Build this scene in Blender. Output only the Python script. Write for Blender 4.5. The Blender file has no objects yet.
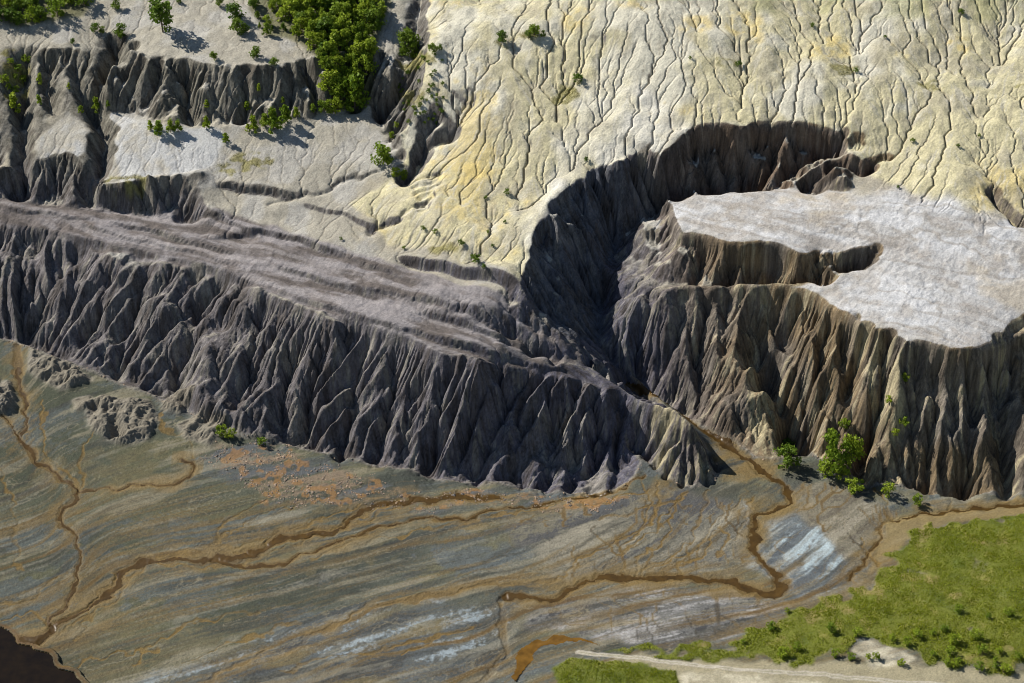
import bpy, math, random, time
import numpy as np
T0 = time.time()
rng = np.random.default_rng(7)
random.seed(7)
f4 = np.float32

# ------------------------------------------------------------------ camera, sky, sun, exposure
scene = bpy.context.scene
PITCH = math.radians(38.0); DIST = 600.0; HFOV = math.radians(24.0); ZC = 15.0
W, H = 1024.0, 683.0
CAM = np.array([0.0, -DIST * math.cos(PITCH), ZC + DIST * math.sin(PITCH)])
cam_data = bpy.data.cameras.new('camera'); cam_data.sensor_width = 36.0
cam_data.angle = HFOV; cam_data.clip_start = 1.0; cam_data.clip_end = 9000.0
cam = bpy.data.objects.new('camera', cam_data); scene.collection.objects.link(cam)
cam.location = CAM; cam.rotation_euler = (math.pi / 2 - PITCH, 0, 0)
scene.camera = cam

SUN_EL = math.radians(41.0); SUN_AZ = math.atan2(0.46, -0.89)      # towards the sun, measured from +X
sd = (math.cos(SUN_EL) * math.cos(SUN_AZ), math.cos(SUN_EL) * math.sin(SUN_AZ), math.sin(SUN_EL))
world = bpy.data.worlds.new('World'); scene.world = world; world.use_nodes = True
wn = world.node_tree
sky = wn.nodes.new('ShaderNodeTexSky'); sky.sky_type = 'NISHITA'; sky.sun_disc = False
sky.sun_elevation = SUN_EL; sky.sun_rotation = math.pi / 2 - SUN_AZ
sky.air_density = 1.0; sky.dust_density = 0.2
bg = wn.nodes['Background']; bg.inputs['Strength'].default_value = 0.06
wn.links.new(sky.outputs['Color'], bg.inputs['Color'])
sun = bpy.data.lights.new('sun', 'SUN'); sun.energy = 5.0; sun.angle = math.radians(0.53); sun.color = (1.0, 0.955, 0.87)
so = bpy.data.objects.new('sun', sun); scene.collection.objects.link(so)
from mathutils import Vector
so.rotation_euler = Vector(sd).to_track_quat('Z', 'Y').to_euler(); so.location = (-200, 200, 300)
vs = scene.view_settings; vs.view_transform = 'Standard'; vs.look = 'None'; vs.exposure = 0.52; vs.gamma = 1.0
vs.use_curve_mapping = False
scene.cycles.filter_width = 1.0

# ------------------------------------------------------------------ pixel -> world
FPX = (W / 2) / math.tan(HFOV / 2)
def ray(u, v):
    x = (np.asarray(u, float) - W / 2) / FPX; y = -(np.asarray(v, float) - H / 2) / FPX
    c, s = math.cos(PITCH), math.sin(PITCH)
    return np.stack([x, c + y * s, -s + y * c], -1)
def at(u, v, z):
    d = ray(u, v); t = (np.asarray(z, float) - CAM[2]) / d[..., 2]
    return CAM + d * t[..., None]

# ------------------------------------------------------------------ grid
DX = 0.235
GX0, GX1, GY0, GY1 = -152.0, 152.0, -126.0, 112.0
NX = int((GX1 - GX0) / DX) + 1; NY = int((GY1 - GY0) / DX) + 1
xs = (GX0 + DX * np.arange(NX)).astype(f4); ys = (GY0 + DX * np.arange(NY)).astype(f4)
X, Y = np.meshgrid(xs, ys)

XH = X[::2, ::2].copy(); YH = Y[::2, ::2].copy()
def up(a, shp):
    yy = np.clip(np.arange(shp[0]) / 2.0, 0, a.shape[0] - 1.001); xx = np.clip(np.arange(shp[1]) / 2.0, 0, a.shape[1] - 1.001)
    y0 = yy.astype(int); x0 = xx.astype(int); fy = (yy - y0)[:, None].astype(f4); fx = (xx - x0)[None].astype(f4)
    return a[y0][:, x0] * (1 - fy) * (1 - fx) + a[y0 + 1][:, x0] * fy * (1 - fx) + a[y0][:, x0 + 1] * (1 - fy) * fx + a[y0 + 1][:, x0 + 1] * fy * fx
TAB = rng.random((256, 256)).astype(f4) * 2 - 1
def vn(x, y, seed=0):
    x = x + seed * 17.31; y = y + seed * 41.77
    xi = np.floor(x); yi = np.floor(y); fx = (x - xi).astype(f4); fy = (y - yi).astype(f4)
    xi = xi.astype(np.int32) & 255; yi = yi.astype(np.int32) & 255
    fx = fx * fx * (3 - 2 * fx); fy = fy * fy * (3 - 2 * fy)
    x1 = (xi + 1) & 255; y1 = (yi + 1) & 255
    a = TAB[yi, xi]; b = TAB[yi, x1]; c = TAB[y1, xi]; d = TAB[y1, x1]
    return a + (b - a) * fx + (c - a) * fy + (a - b - c + d) * fx * fy
def fbm(x, y, scale, octv=4, seed=0, gain=0.5):
    if x is X and y is Y and scale >= 5: return up(fbm(XH, YH, scale, octv, seed, gain), X.shape)
    s = np.zeros_like(x); a = 1.0; t = 0.0; k = 1.0 / scale
    for i in range(octv):
        s += a * vn(x * k, y * k, seed + i * 3.7); t += a; a *= gain; k *= 2.03
    return s / t * 1.6
def sstep(a, b, x):
    t = np.clip((x - a) / (b - a), 0, 1); return t * t * (3 - 2 * t)
def blur(a, n=1):
    for _ in range(n):
        p = np.pad(a, 1, mode='edge')
        a = (p[1:-1, :-2] + 2 * p[1:-1, 1:-1] + p[1:-1, 2:]) * 0.25
        p = np.pad(a, 1, mode='edge')
        a = (p[:-2, 1:-1] + 2 * p[1:-1, 1:-1] + p[2:, 1:-1]) * 0.25
    return a

# ------------------------------------------------------------------ landform lines: pixel, pixel, height in metres
base_left = [(-90,330,10),(0,338,9),(45,352,8.5),(95,372,7.5),(150,394,5.8),(200,420,4),(240,435,3),(290,442,2.3),(340,456,1.8),
             (400,466,1.4),(440,478,1.3),(500,482,1.3),(560,487,1.4),(605,488,1.5),(634,478,1.7),(641,462,2.4),(634,447,3.2)]
base_cone = [(634,447,3.2),(650,462,2.2),(668,480,1.6),(690,488,1.5),(712,482,1.6),(717,468,2),(708,450,2.6)]
channel = [(778,483,1.6),(755,465,2.1),(720,440,3),(700,428,3.5),(670,405,4.6),(650,393,5.4),(620,372,9),(597,350,13),(602,325,15.5),
           (603,300,18),(605,270,22.5),(617,243,26),(630,227,28.5),(658,210,32),(690,196,34.5),(740,190,36),(780,189,37.2),(800,187,39.2)]
base_right = [(628,373,8.8),(640,381,6.9),(662,397,5.4),(684,413,4.5),(702,425,4.0),(715,433,3.5),(736,441,3.2),(758,459,2.6),(778,459,2.5),(794,441,3),(812,453,2.8),(841,477,2.4),(862,480,2.4),
              (888,482,2.3),(929,488,2.3),(958,490,2.3),(988,488,2.3),(1024,492,2.3),(1120,494,2.5)]
lip_left = [(-90,220,27.5),(0,228,27),(40,232,26.8),(80,240,26.7),(150,255,26.5),(210,268,26.4),(260,287,26.2),(320,311,26),(380,332,25),
            (440,351,24),(480,363,22.8),(530,372,20),(570,380,17.5),(605,394,14.8)]
spur = [(527,295,30.5),(540,316,27),(556,336,22.8),(572,353,19.5),(590,366,17.2),(620,385,15),(650,402,14),(674,414,13.4),(690,422,13)]
cone_a = [(690,422,13),(699,440,9.5),(709,460,4.5)]
bench_back = [(-90,196,30),(0,199,29.8),(110,207,29.8),(200,226,29.5),(300,263,29),(400,301,27.5),(500,336,25.2),(548,352,21)]
plain = [(-90,150,38),(0,185,32),(85,200,31.2),(160,206,31.5),(205,205,32.5),(300,222,32),(400,250,32),(460,262,32.2),(515,281,32.6)]
fan_edge = [(95,188,35.5),(125,183,36.5),(160,177,36.8),(190,171,37),(215,167,37.2),(260,180,36),(300,197,34.6)]
ul_base = [(112,110,42),(140,120,42),(165,125,42),(195,122,42),(230,125,42),(255,124,42),(300,117,42.5),(345,108,43),(372,104,43.5),(390,140,40.5)]
ul_rim = [(-90,40,52),(0,48,52),(25,42,52.5),(60,48,52.5),(92,40,53),(104,28,54),(135,33,54),(136,50,53),(150,61,53),(165,56,53),(190,59,53),
          (212,67,52.6),(240,66,52.6),(270,65,52.6),(300,60,52.8),(345,55,53),(365,50,53.5)]
ul_mound = [(20,120,42),(50,118,42),(75,120,42),(90,135,41)]
ul_mound2 = [(0,170,36),(45,160,37.5),(70,150,39),(80,170,36.5)]
ul_toe = [(-90,175,33.5),(10,186,32),(55,196,31.5),(90,200,31.4)]
ul_top = [(-120,-60,60),(0,-45,59.5),(200,-40,59.5),(380,-40,61.5),(400,-35,62.5)]
ul_mid = [(-120,10,56),(0,8,56),(200,12,55.5),(330,10,56.5),(385,8,58.5)]
gully_c = [(420,-40,63),(418,0,60),(412,40,55),(402,75,50),(388,110,44.5)]
gully_d = [(470,108,48.8),(440,133,44.5),(420,158,40.5),(408,180,37)]
ridge_c = [(430,30,58.2),(425,70,53.4),(415,105,48.6),(405,135,43.6)]
cream_top = [(440,-60,66),(600,-60,69),(800,-60,70.5),(1024,-60,71),(1150,-60,71)]
cream_mid = [(480,30,58.5),(620,20,60.5),(800,20,61),(1024,20,61),(1150,20,61)]
ridge_e = [(640,60,56.5),(620,85,52.5),(588,138,46),(556,186,41.6),(534,235,37.6),(512,274,33)]
west_e = [(480,95,51),(475,150,44),(452,200,38.2),(430,230,34.8),(470,250,34.4)]
rim = [(527,288,31.5),(523,264,34),(538,230,37.5),(555,200,40.5),(575,178,42),(600,166,43),(640,160,44),(668,155,45.5),(686,138,48.5),(692,124,50.2),
       (720,121,50.5),(742,126,50),(758,130,49.5),(775,123,50),(803,125,49.5),(840,131,48.5)]
rim_right = [(840,131,48.0),(852,150,45.4),(876,160,44.0),(872,172,42.6),(852,186,40.6)]
foot = [(900,150,45),(930,168,43.4),(1024,165,44.6),(1150,155,45.6)]
bench_r = [(440,288,30),(470,300,29.2),(500,312,28.2),(530,328,25.8),(558,346,22.4)]
tongue = [(880,148,45.2),(862,149,44.8),(840,150,44.8),(820,155,44.2)]
tongue2 = [(884,178,42),(858,183,41),(842,187,40)]
plateau_edge = [(673,200,36.5),(672,216,36),(679,230,36),(723,243,36.5),(758,246,37),(796,255,36.5),(853,258,35.5),(864,250,36.3),(884,250,36.5)]
plateau_back = [(684,196,36.4),(730,189,37.2),(770,187,38),(800,190,38.2),(846,190,39.6)]
plateau_in = [(880,196,40.6),(910,208,40.4),(960,215,40.6),(1024,215,41.2),(1150,210,42)]
plateau_lo = [(890,262,35.4),(960,262,36.3),(1024,262,37),(1150,260,38)]
brown_foot = [(613,305,19),(630,296,22.2),(655,290,25.6),(682,286,27.0),(711,285,27.8),(749,284,28.6),(800,279,30.0),(830,272,31),(862,268,33),(880,262,35)]
crest_right = [(608,318,17),(628,303,22),(645,296,25.4),(662,291,27.4),(690,288,28.4),(720,287,29),(750,286,29.4),(790,284,30.2),(812,298,30),
               (830,308,30),(850,318,30),(875,328,30),(905,340,30),(930,347,30),(960,352,30),(985,352,29.5),(1010,342,30),(1024,332,31),(1120,322,31)]
# water courses on the floor
st_A = [(17,348,8.2),(18,386,6),(28,406,4.8),(20,438,3.4),(41,465,2),(60,481,1.3),(78,490,.9),(79,498,.7),(63,506,.5),(60,521,.1),(75,537,-.3),(79,562,-.8),
        (73,594,-1.5),(60,609,-2),(48,621,-2.2),(50,630,-2.3)]
st_A2 = [(-30,400,5.6),(0,415,4.5),(20,438,3.4)]
st_A3 = [(78,490,.9),(117,488,1.1),(146,482,1.4),(173,485,1.5),(192,474,1.9),(193,463,2.3),(182,459,2.6)]
st_B = [(18,638,-2.5),(35,640,-2.4),(50,630,-2.3),(88,609,-2),(117,586,-1.7),(123,571,-1.5),(141,562,-1.3),(173,558,-1.1),(211,559,-.9),(249,555,-.6),(279,539,-.3),
        (335,531,0),(361,511,.3),(391,503,.5),(440,497,.8),(500,498,1)]
st_B2 = [(211,560,-.9),(250,565,-.7),(279,563,-.5),(309,550,-.3),(353,537,0),(388,525,.2),(426,517,.3),(467,521,.45),(484,512,.6),(514,509,.7),(541,506,.8),(588,495,1.1),
         (622,488,1.4),(645,474,1.9)]
st_C = [(200,683,-2.2),(250,659,-1.8),(288,650,-1.6),(309,635,-1.4),(344,621,-1.1),(367,606,-.9),(411,600,-.7),(455,591,-.5),(484,583,-.3),(514,583,-.2),(560,580,-.1)]
st_D = [(778,483,1.6),(790,492,1.4),(790,503,1.2),(772,509,1),(757,516,.9),(754,535,.7),(756,552,.5),(764,565,.4),(778,577,.3),(783,586,.25),(775,594,.2),(762,594,.15),
        (749,590,.1),(734,581,.05),(676,578,-.05),(640,579,-.1),(597,578,-.2),(573,588,-.3),(550,602,-.45),(526,597,-.5),(508,597,-.6)]
st_E = [(508,597,-.6),(500,602,-.65),(505,612,-.7),(500,629,-.8),(504,647,-.9),(508,656,-1),(495,668,-1.1),(478,685,-1.3),(450,720,-1.7)]
st_F = [(1110,500,2),(1024,505,1.7),(988,508,1.6),(953,511,1.5),(911,517,1.3),(888,521,1.2),(878,530,1.1),(882,539,1),(867,553,.9),(862,565,.8),(851,580,.6)]
floor_pts = [(-100,480,2.8),(-100,560,.4),(-100,620,-1.6)]
bank1 = [(800,640,1.6),(860,610,2.0),(930,590,2.6),(1024,560,3.2),(1130,540,4)]
bank2 = [(540,690,.6),(620,670,1.2),(760,662,2.0),(880,650,3),(1024,630,4.4),(1130,610,5.2)]
track = [(560,652,.4),(582,653,.9),(646,659,1.3),(705,666,1.8),(724,668,2),(800,673,2.5),(930,684,3.4),(1060,697,4.2)]
bottom = [(-100,760,-5),(100,760,-4),(300,740,-2.6),(480,740,-1.8),(620,730,.8),(800,740,2.2),(1130,740,5)]
poolc = [(-60,650,-4.6),(0,655,-4.6),(40,672,-4.4),(60,700,-4.4),(-60,700,-4.8)]

LINES = [bench_r, tongue, tongue2, base_left, base_cone, channel, base_right, lip_left, spur, cone_a, bench_back, plain, fan_edge, ul_base, ul_rim, ul_mound, ul_mound2, ul_toe,
         ul_top, ul_mid, gully_c, gully_d, ridge_c, cream_top, cream_mid, ridge_e, west_e, rim, rim_right, foot, plateau_edge, plateau_back, plateau_in,
         plateau_lo, brown_foot, crest_right, st_A, st_A2, st_A3, st_B, st_B2, st_C, st_D, st_E, st_F, floor_pts, bank1, bank2, track, bottom, poolc]

def dense(line3, step=DX * 0.6):
    P = np.array([at(u, v, z) for u, v, z in line3]); out = []
    for a, b in zip(P[:-1], P[1:]):
        n = max(2, int(np.linalg.norm(b - a) / step)); t = np.linspace(0, 1, n)[:, None]
        out.append(a + (b - a) * t)
    return np.concatenate(out)
JIT = {id(base_left): 1.8, id(base_right): 1.6, id(lip_left): .9, id(crest_right): 1.6, id(rim): 2.6, id(rim_right): 1.5, id(ul_rim): 1.1, id(ul_base): 1.4, id(fan_edge): 1.2, id(plateau_edge): 1.8, id(brown_foot): 1.2}
def wobble(P, a):
    P = P.copy(); x = P[:, 0].astype(f4); y = P[:, 1].astype(f4)
    P[:, 0] += a * (fbm(x, y, 7, 3, 201) + .35 * fbm(x, y, 2.2, 2, 203)); P[:, 1] += a * (fbm(x, y, 7, 3, 207) + .35 * fbm(x, y, 2.2, 2, 211)); return P
pts = np.concatenate([wobble(dense(l), JIT[id(l)]) if id(l) in JIT else dense(l) for l in LINES])

def solve_membrane(pts):
    nx, ny, d = NX, NY, DX; levels = []
    while min(nx, ny) > 24:
        levels.append((nx, ny, d)); nx = (nx + 1) // 2 + 1; ny = (ny + 1) // 2 + 1; d *= 2
    z = None
    for (nx, ny, d) in reversed(levels):
        ix = np.round((pts[:, 0] - GX0) / d).astype(int); iy = np.round((pts[:, 1] - GY0) / d).astype(int)
        ok = (ix >= 0) & (ix < nx) & (iy >= 0) & (iy < ny)
        k = iy[ok] * nx + ix[ok]
        cnt = np.bincount(k, minlength=nx * ny); sm = np.bincount(k, weights=pts[ok, 2], minlength=nx * ny)
        m = (cnt > 0).reshape(ny, nx); val = (sm / np.maximum(cnt, 1)).reshape(ny, nx).astype(f4)
        if z is None: z = np.full((ny, nx), pts[:, 2].mean(), f4); it = 400
        else:
            yy = np.clip(np.arange(ny) / 2.0, 0, z.shape[0] - 1.001); xx = np.clip(np.arange(nx) / 2.0, 0, z.shape[1] - 1.001)
            y0 = yy.astype(int); x0 = xx.astype(int); fy = (yy - y0)[:, None].astype(f4); fx = (xx - x0)[None].astype(f4)
            z = (z[y0][:, x0] * (1 - fy) * (1 - fx) + z[y0 + 1][:, x0] * fy * (1 - fx) + z[y0][:, x0 + 1] * (1 - fy) * fx + z[y0 + 1][:, x0 + 1] * fy * fx)
            it = 120 if nx < 500 else 40
        z[m] = val[m]
        for _ in range(it):
            p = np.pad(z, 1, mode='edge')
            z = (p[:-2, 1:-1] + p[2:, 1:-1] + p[1:-1, :-2] + p[1:-1, 2:]) * f4(0.25); z[m] = val[m]
    return z
Z = solve_membrane(pts)
Z = blur(Z, 2)
print('membrane', time.time() - T0)

# ------------------------------------------------------------------ world-space helpers on the surface
def sampZ(Zg, x, y):
    fx = np.clip((x - GX0) / DX, 0, NX - 1.001); fy = np.clip((y - GY0) / DX, 0, NY - 1.001)
    i = fx.astype(int); j = fy.astype(int); fx = fx - i; fy = fy - j
    return Zg[j, i] * (1 - fx) * (1 - fy) + Zg[j, i + 1] * fx * (1 - fy) + Zg[j + 1, i] * (1 - fx) * fy + Zg[j + 1, i + 1] * fx * fy
def hit(uv, Zg):
    uv = np.asarray(uv, float); d = ray(uv[:, 0], uv[:, 1])
    zz = np.linspace(85, -8, 700); t = (zz[None] - CAM[2]) / d[:, 2:3]
    px = CAM[0] + d[:, 0:1] * t; py = CAM[1] + d[:, 1:2] * t
    g = zz[None] - sampZ(Zg, px, py)
    below = g < 0; k = np.where(below.any(1), below.argmax(1), 699); k = np.maximum(k, 1); r = np.arange(len(k))
    w = np.clip(g[r, k - 1] / np.maximum(g[r, k - 1] - g[r, k], 1e-6), 0, 1)
    x = px[r, k - 1] + (px[r, k] - px[r, k - 1]) * w; y = py[r, k - 1] + (py[r, k] - py[r, k - 1]) * w
    return np.stack([x, y, sampZ(Zg, x, y)], -1)
def densify(uv, n=8.0):
    out = []
    for a, b in zip(uv[:-1], uv[1:]):
        k = max(1, int(math.hypot(b[0] - a[0], b[1] - a[1]) / n))
        for i in range(k): out.append((a[0] + (b[0] - a[0]) * i / k, a[1] + (b[1] - a[1]) * i / k))
    out.append(tuple(uv[-1][:2])); return out
def wide(a, n):
    b = blur(a[::8, ::8], n); return up(up(up(b, a[::4, ::4].shape), a[::2, ::2].shape), a.shape)
def poly_mask(P, x, y):
    m = np.zeros(x.shape, bool)
    n = len(P)
    for i in range(n):
        x0, y0 = P[i][:2]; x1, y1 = P[(i + 1) % n][:2]
        if y0 == y1: continue
        lo, hi = min(y0, y1), max(y0, y1)
        c = (y >= lo) & (y < hi)
        m[c] ^= x[c] < x0 + (y[c] - y0) * (x1 - x0) / (y1 - y0)
    return m
def pmask(uv, Zg, soft=3, x=None, y=None):
    P = hit(densify(list(uv) + [uv[0]], 18)[:-1], Zg); mg = 7 + soft * DX
    i0 = int(np.clip((P[:, 0].min() - mg - GX0) / DX, 0, NX)); i1 = int(np.clip((P[:, 0].max() + mg - GX0) / DX, 0, NX)); j0 = int(np.clip((P[:, 1].min() - mg - GY0) / DX, 0, NY)); j1 = int(np.clip((P[:, 1].max() + mg - GY0) / DX, 0, NY))
    out = np.zeros(X.shape, f4)
    if i0 >= i1 or j0 >= j1: return out
    m = poly_mask(P, (X if x is None else x)[j0:j1, i0:i1], (Y if y is None else y)[j0:j1, i0:i1]).astype(f4)
    out[j0:j1, i0:i1] = blur(m, soft) if soft else m
    return out
def dist_line(P, reach, x=None, y=None):
    """distance to a world polyline, and position along it (0..1); 1e3 beyond reach"""
    x = X if x is None else x; y = Y if y is None else y
    D = np.full(x.shape, 1e3, f4); S = np.zeros(x.shape, f4); SG = np.zeros(x.shape, f4)
    L = np.concatenate([[0], np.cumsum(np.hypot(np.diff(P[:, 0]), np.diff(P[:, 1])))])
    for i in range(len(P) - 1):
        a, b = P[i], P[i + 1]
        i0 = max(0, int((min(a[0], b[0]) - reach - GX0) / DX)); i1 = min(NX, int((max(a[0], b[0]) + reach - GX0) / DX) + 2)
        j0 = max(0, int((min(a[1], b[1]) - reach - GY0) / DX)); j1 = min(NY, int((max(a[1], b[1]) + reach - GY0) / DX) + 2)
        if i0 >= i1 or j0 >= j1: continue
        xx = x[j0:j1, i0:i1]; yy = y[j0:j1, i0:i1]; dx, dy = b[0] - a[0], b[1] - a[1]; l2 = dx * dx + dy * dy + 1e-9
        t = np.clip(((xx - a[0]) * dx + (yy - a[1]) * dy) / l2, 0, 1)
        d = np.hypot(xx - a[0] - t * dx, yy - a[1] - t * dy)
        sub = D[j0:j1, i0:i1]; q = d < sub
        sub[q] = d[q]; S[j0:j1, i0:i1][q] = ((L[i] + t * math.sqrt(l2)) / max(L[-1], 1e-6))[q]
        SG[j0:j1, i0:i1][q] = np.sign(dx * (yy - a[1]) - dy * (xx - a[0]))[q]
    return D, S, SG
W2X = fbm(X, Y, 2.4, 3, 13); W2Y = fbm(X, Y, 2.4, 3, 29); WX = fbm(X, Y, 6, 4, 11); WY = fbm(X, Y, 6, 4, 23)            # domain warp shared by outlines
Zb = Z.copy()

# regions of the setting, outlined in the photograph and dropped onto the surface
EXT = 140
FLOOR = [(u, v) for u, v, z in base_left] + [(u, v) for u, v, z in base_cone[1:]] + [(700,436)] + [(u, v) for u, v, z in base_right] + [(1150,494),(1150,790),(-150,790),(-150,330)]
floor = pmask(FLOOR, Zb, 2, X + WX * 0.6, Y + WY * 0.6)
BENCH = [(-120,190),(0,194),(52,198),(110,203),(170,205),(215,212),(300,236),(380,262),(440,276),(500,292),(535,314),(565,338),(598,356),(575,362),(545,362),(525,368),(480,367),
         (440,355),(380,336),(320,315),(260,291),(210,272),(150,259),(80,244),(0,232),(-120,224)]
bench = pmask(BENCH, Zb, 6, X + WX * 1.2, Y + WY * 1.2)
CREAM = [(425,-80),(425,40),(410,100),(400,170),(350,205),(390,240),(470,262),(527,286),(523,264),(538,230),(555,200),(575,178),(600,166),(640,160),(668,155),(686,138),(692,122),
         (742,124),(803,122),(845,132),(850,150),(878,160),(872,172),(930,205),(990,235),(1150,240),(1150,-80)]
cream = pmask(CREAM, Zb, 8, X + WX * 2, Y + WY * 2)
PLAT = [(673,198),(672,216),(679,230),(723,243),(758,246),(796,255),(853,258),(884,250),(862,268),(800,280),(790,284),(830,308),(875,328),(930,347),(985,352),(1024,332),(1150,322),
        (1150,215),(1024,212),(960,205),(900,190),(850,186),(800,189),(730,188)]
plat = pmask(PLAT, Zb, 4, X + WX * .8, Y + WY * .8)
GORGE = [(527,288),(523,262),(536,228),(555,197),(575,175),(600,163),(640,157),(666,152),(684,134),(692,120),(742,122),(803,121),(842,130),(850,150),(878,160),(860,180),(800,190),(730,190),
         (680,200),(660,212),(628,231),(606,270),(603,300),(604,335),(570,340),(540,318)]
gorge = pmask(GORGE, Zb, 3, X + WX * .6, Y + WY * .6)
print('regions', time.time() - T0)

# ------------------------------------------------------------------ steps and gullies cut by hand
def scarp(uv, drop, wid, back=8.0, Zg=None):
    global Z
    P = hit(densify(uv, 6), Zb)
    P[:, 1] += 0.25 * np.sin(np.arange(len(P)) * .9 + 1)
    D, S, SG = dist_line(P, back + 1, X + WX * .45, Y + WY * .45)
    s = D * SG; fade = np.minimum(1, np.minimum(S, 1 - S) * 7)
    prof = np.where(s >= 0, 0.45 * np.exp(-s / back * 2.5), -(0.55) * np.exp(np.minimum(s, 0) / back * 2.5))
    edge = sstep(-wid, wid, s) - (s >= 0)
    Z += np.where(D < back, (prof + edge) * drop * fade * sstep(back, back * .6, D), 0).astype(f4)
def carve(uv, depth, wid, taper=True, power=2.0, pts3=None):
    global Z
    P = hit(densify(uv, 5), Zb) if pts3 is None else pts3
    D, S, SG = dist_line(P, wid * 3, X + WX * .5 + W2X * .75, Y + WY * .5 + W2Y * .75)
    f = sstep(0, .15, S) if taper else 1.0
    Z -= (depth * f * np.exp(-(D / wid) ** power) * (D < wid * 3)).astype(f4)

# (direction matters: the high side is on the left of the line's travel, i.e. draw them left to right with the high side behind)
for uv, drop, wid in [
    ([(395,257),(440,267),(480,274),(520,283)], 2.6, .7), ([(414,311),(455,322),(499,334),(545,349)], 1.8, .6),
    ([(290,298),(340,312),(367,321),(414,334),(470,348),(510,360)], 1.2, .5), ([(105,221),(150,230),(190,243),(240,256)], 1.1, .4),
    ([(167,206),(200,213),(235,225),(262,240)], 1.0, .4), ([(203,241),(235,235),(262,232),(300,240),(345,256)], 1.3, .5),
    ([(470,310),(510,324),(545,340),(585,360)], 1.0, .4), ([(430,336),(480,350),(530,362),(575,374)], 1.2, .4), ([(500,300),(535,318),(560,336)], 1.0, .4),
    ([(0,208),(50,214),(100,223)], .8, .4), ([(215,185),(250,189),(285,193),(296,198)], 1.7, .4), ([(300,205),(340,214),(380,232)], .7, .4),
    ([(60,218),(120,236),(200,255),(260,274)], .8, .4), ([(300,245),(360,262),(430,290)], .7, .5), ([(340,285),(420,300),(480,318),(540,338)], .8, .4),
    ([(20,200),(70,206),(120,212)], .8, .4), ([(260,262),(320,280),(390,300)], .8, .4)]:
    scarp(uv, drop * 1.5, wid * .8, 6.0)
scarp([(u, v - 1) for u, v, z in lip_left[1:-2]], 1.6, .5, 6.0)
scarp([(0,184),(30,188),(60,196)], 1.0, .4)

LA = at(0, 228, 28.5); LB = at(480, 363, 22.8); LD = (LB - LA)[:2] / np.linalg.norm((LB - LA)[:2])
SA = X * LD[0] + Y * LD[1]; SC = -X * LD[1] + Y * LD[0]
strat = (1 - 2 * np.abs(vn(SA / 55 + .1 * WX, SC / 3.2 + .15 * WY, 3))) * .6 + (1 - 2 * np.abs(vn(SA / 26, SC / 1.4, 9))) * .3 + .3 * vn(SA / 40, SC / 2.2, 15)
Z += (blur(bench, 3) * strat * .6).astype(f4)
for uv in [[(700,-10),(694,30),(688,60),(700,95),(722,120)],[(800,-10),(792,40),(786,80),(770,120)],[(872,0),(862,40),(850,80),(836,130)],[(620,0),(606,40),(618,75),(650,100),(688,124)],[(955,0),(945,50),(925,95),(882,152)],[(520,-10),(508,40),(490,80),(470,106)],
           [(592,20),(588,60),(566,80),(520,86),(490,98),(464,112)],[(745,0),(742,50),(736,90),(742,122)],[(1005,0),(990,60),(975,110),(985,180)],[(660,40),(655,80),(664,110),(690,124)]]:
    carve(uv, .55, 4.5)
# upper left gorges
carve([(118,28),(112,45),(110,62),(100,85),(93,105),(104,128),(100,160),(88,188)], 5.0, 2.2)
carve([(135,40),(122,55),(110,65)], 3.0, 1.6)
carve([(26,44),(22,70),(20,100),(22,140),(20,180)], 4.0, 1.8)
carve([(5,80),(20,110)], 2.0, 1.5); carve([(50,50),(46,80),(52,110)], 2.5, 1.5); carve([(70,60),(82,90),(92,108)], 2.5, 1.5)
carve([(160,56),(157,80),(146,105)], 2.4, 1.2); carve([(186,58),(186,90),(192,115)], 3.6, 1.5); carve([(250,66),(245,90),(240,118)], 1.6, 1.2)
carve([(330,55),(340,80),(352,105)], 3.0, 2.0); carve([(300,60),(312,85),(318,108)], 2.0, 1.5); carve([(215,68),(214,90),(212,118)], 1.4, 1.0)
carve([(420,-20),(416,20),(408,60),(396,92),(384,112)], 3.0, 2.2)
carve([(391,168),(365,176),(338,182),(329,190),(294,199),(270,200)], .9, .5)
# left of the cream ridge
carve([(462,128),(446,133),(432,140),(424,152),(416,168),(405,182)], 3.0, 1.6); carve([(440,112),(424,130),(418,152)], 2.4, 1.3)
carve([(405,118),(392,126)], 1.4, .9)
for k in range(6): carve([(398 + k * 2, 124 + k * 10), (386 + k * 3, 131 + k * 9)], 1.0, .7)
for k in range(6): carve([(446 - k * 2, 172 + k * 5), (412 + k * 2, 184 + k * 6)], 1.2, .7)
carve([(365,235),(382,226),(398,222)], 1.2, .9); carve([(400,218),(425,205)], .8, .7)
# head wall and right hand
carve([(838,132),(822,136),(808,146),(792,160),(778,176)], 4.0, 1.5); carve([(876,161),(862,166),(848,167),(832,172),(818,176),(806,186)], 4.0, 1.1); carve([(828,156),(812,160),(798,172)], 3.0, 1.2); carve([(806,126),(800,140),(790,160)], 3.0, 1.4); carve([(776,124),(774,145),(766,170)], 3.0, 1.4); carve([(845,186),(826,184),(812,188)], 2.5, .9)
carve([(850,129),(842,131),(830,134)], 1.8, .6); carve([(890,156),(878,160),(868,164)], 1.8, .5); carve([(985,185),(1000,200),(1024,218),(1060,235)], 3.2, 1.3); carve([(884,249),(868,252),(858,256),(848,262)], 1.6, 1.0)
carve([(1045,316),(1018,328),(1000,340)], 2.0, 1.2)
carve([(744,128),(738,150),(716,185)], 3.0, 2.0); carve([(692,125),(690,150),(680,190)], 3.0, 1.8); carve([(764,130),(756,155),(740,185)], 3.2, 1.8)
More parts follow.
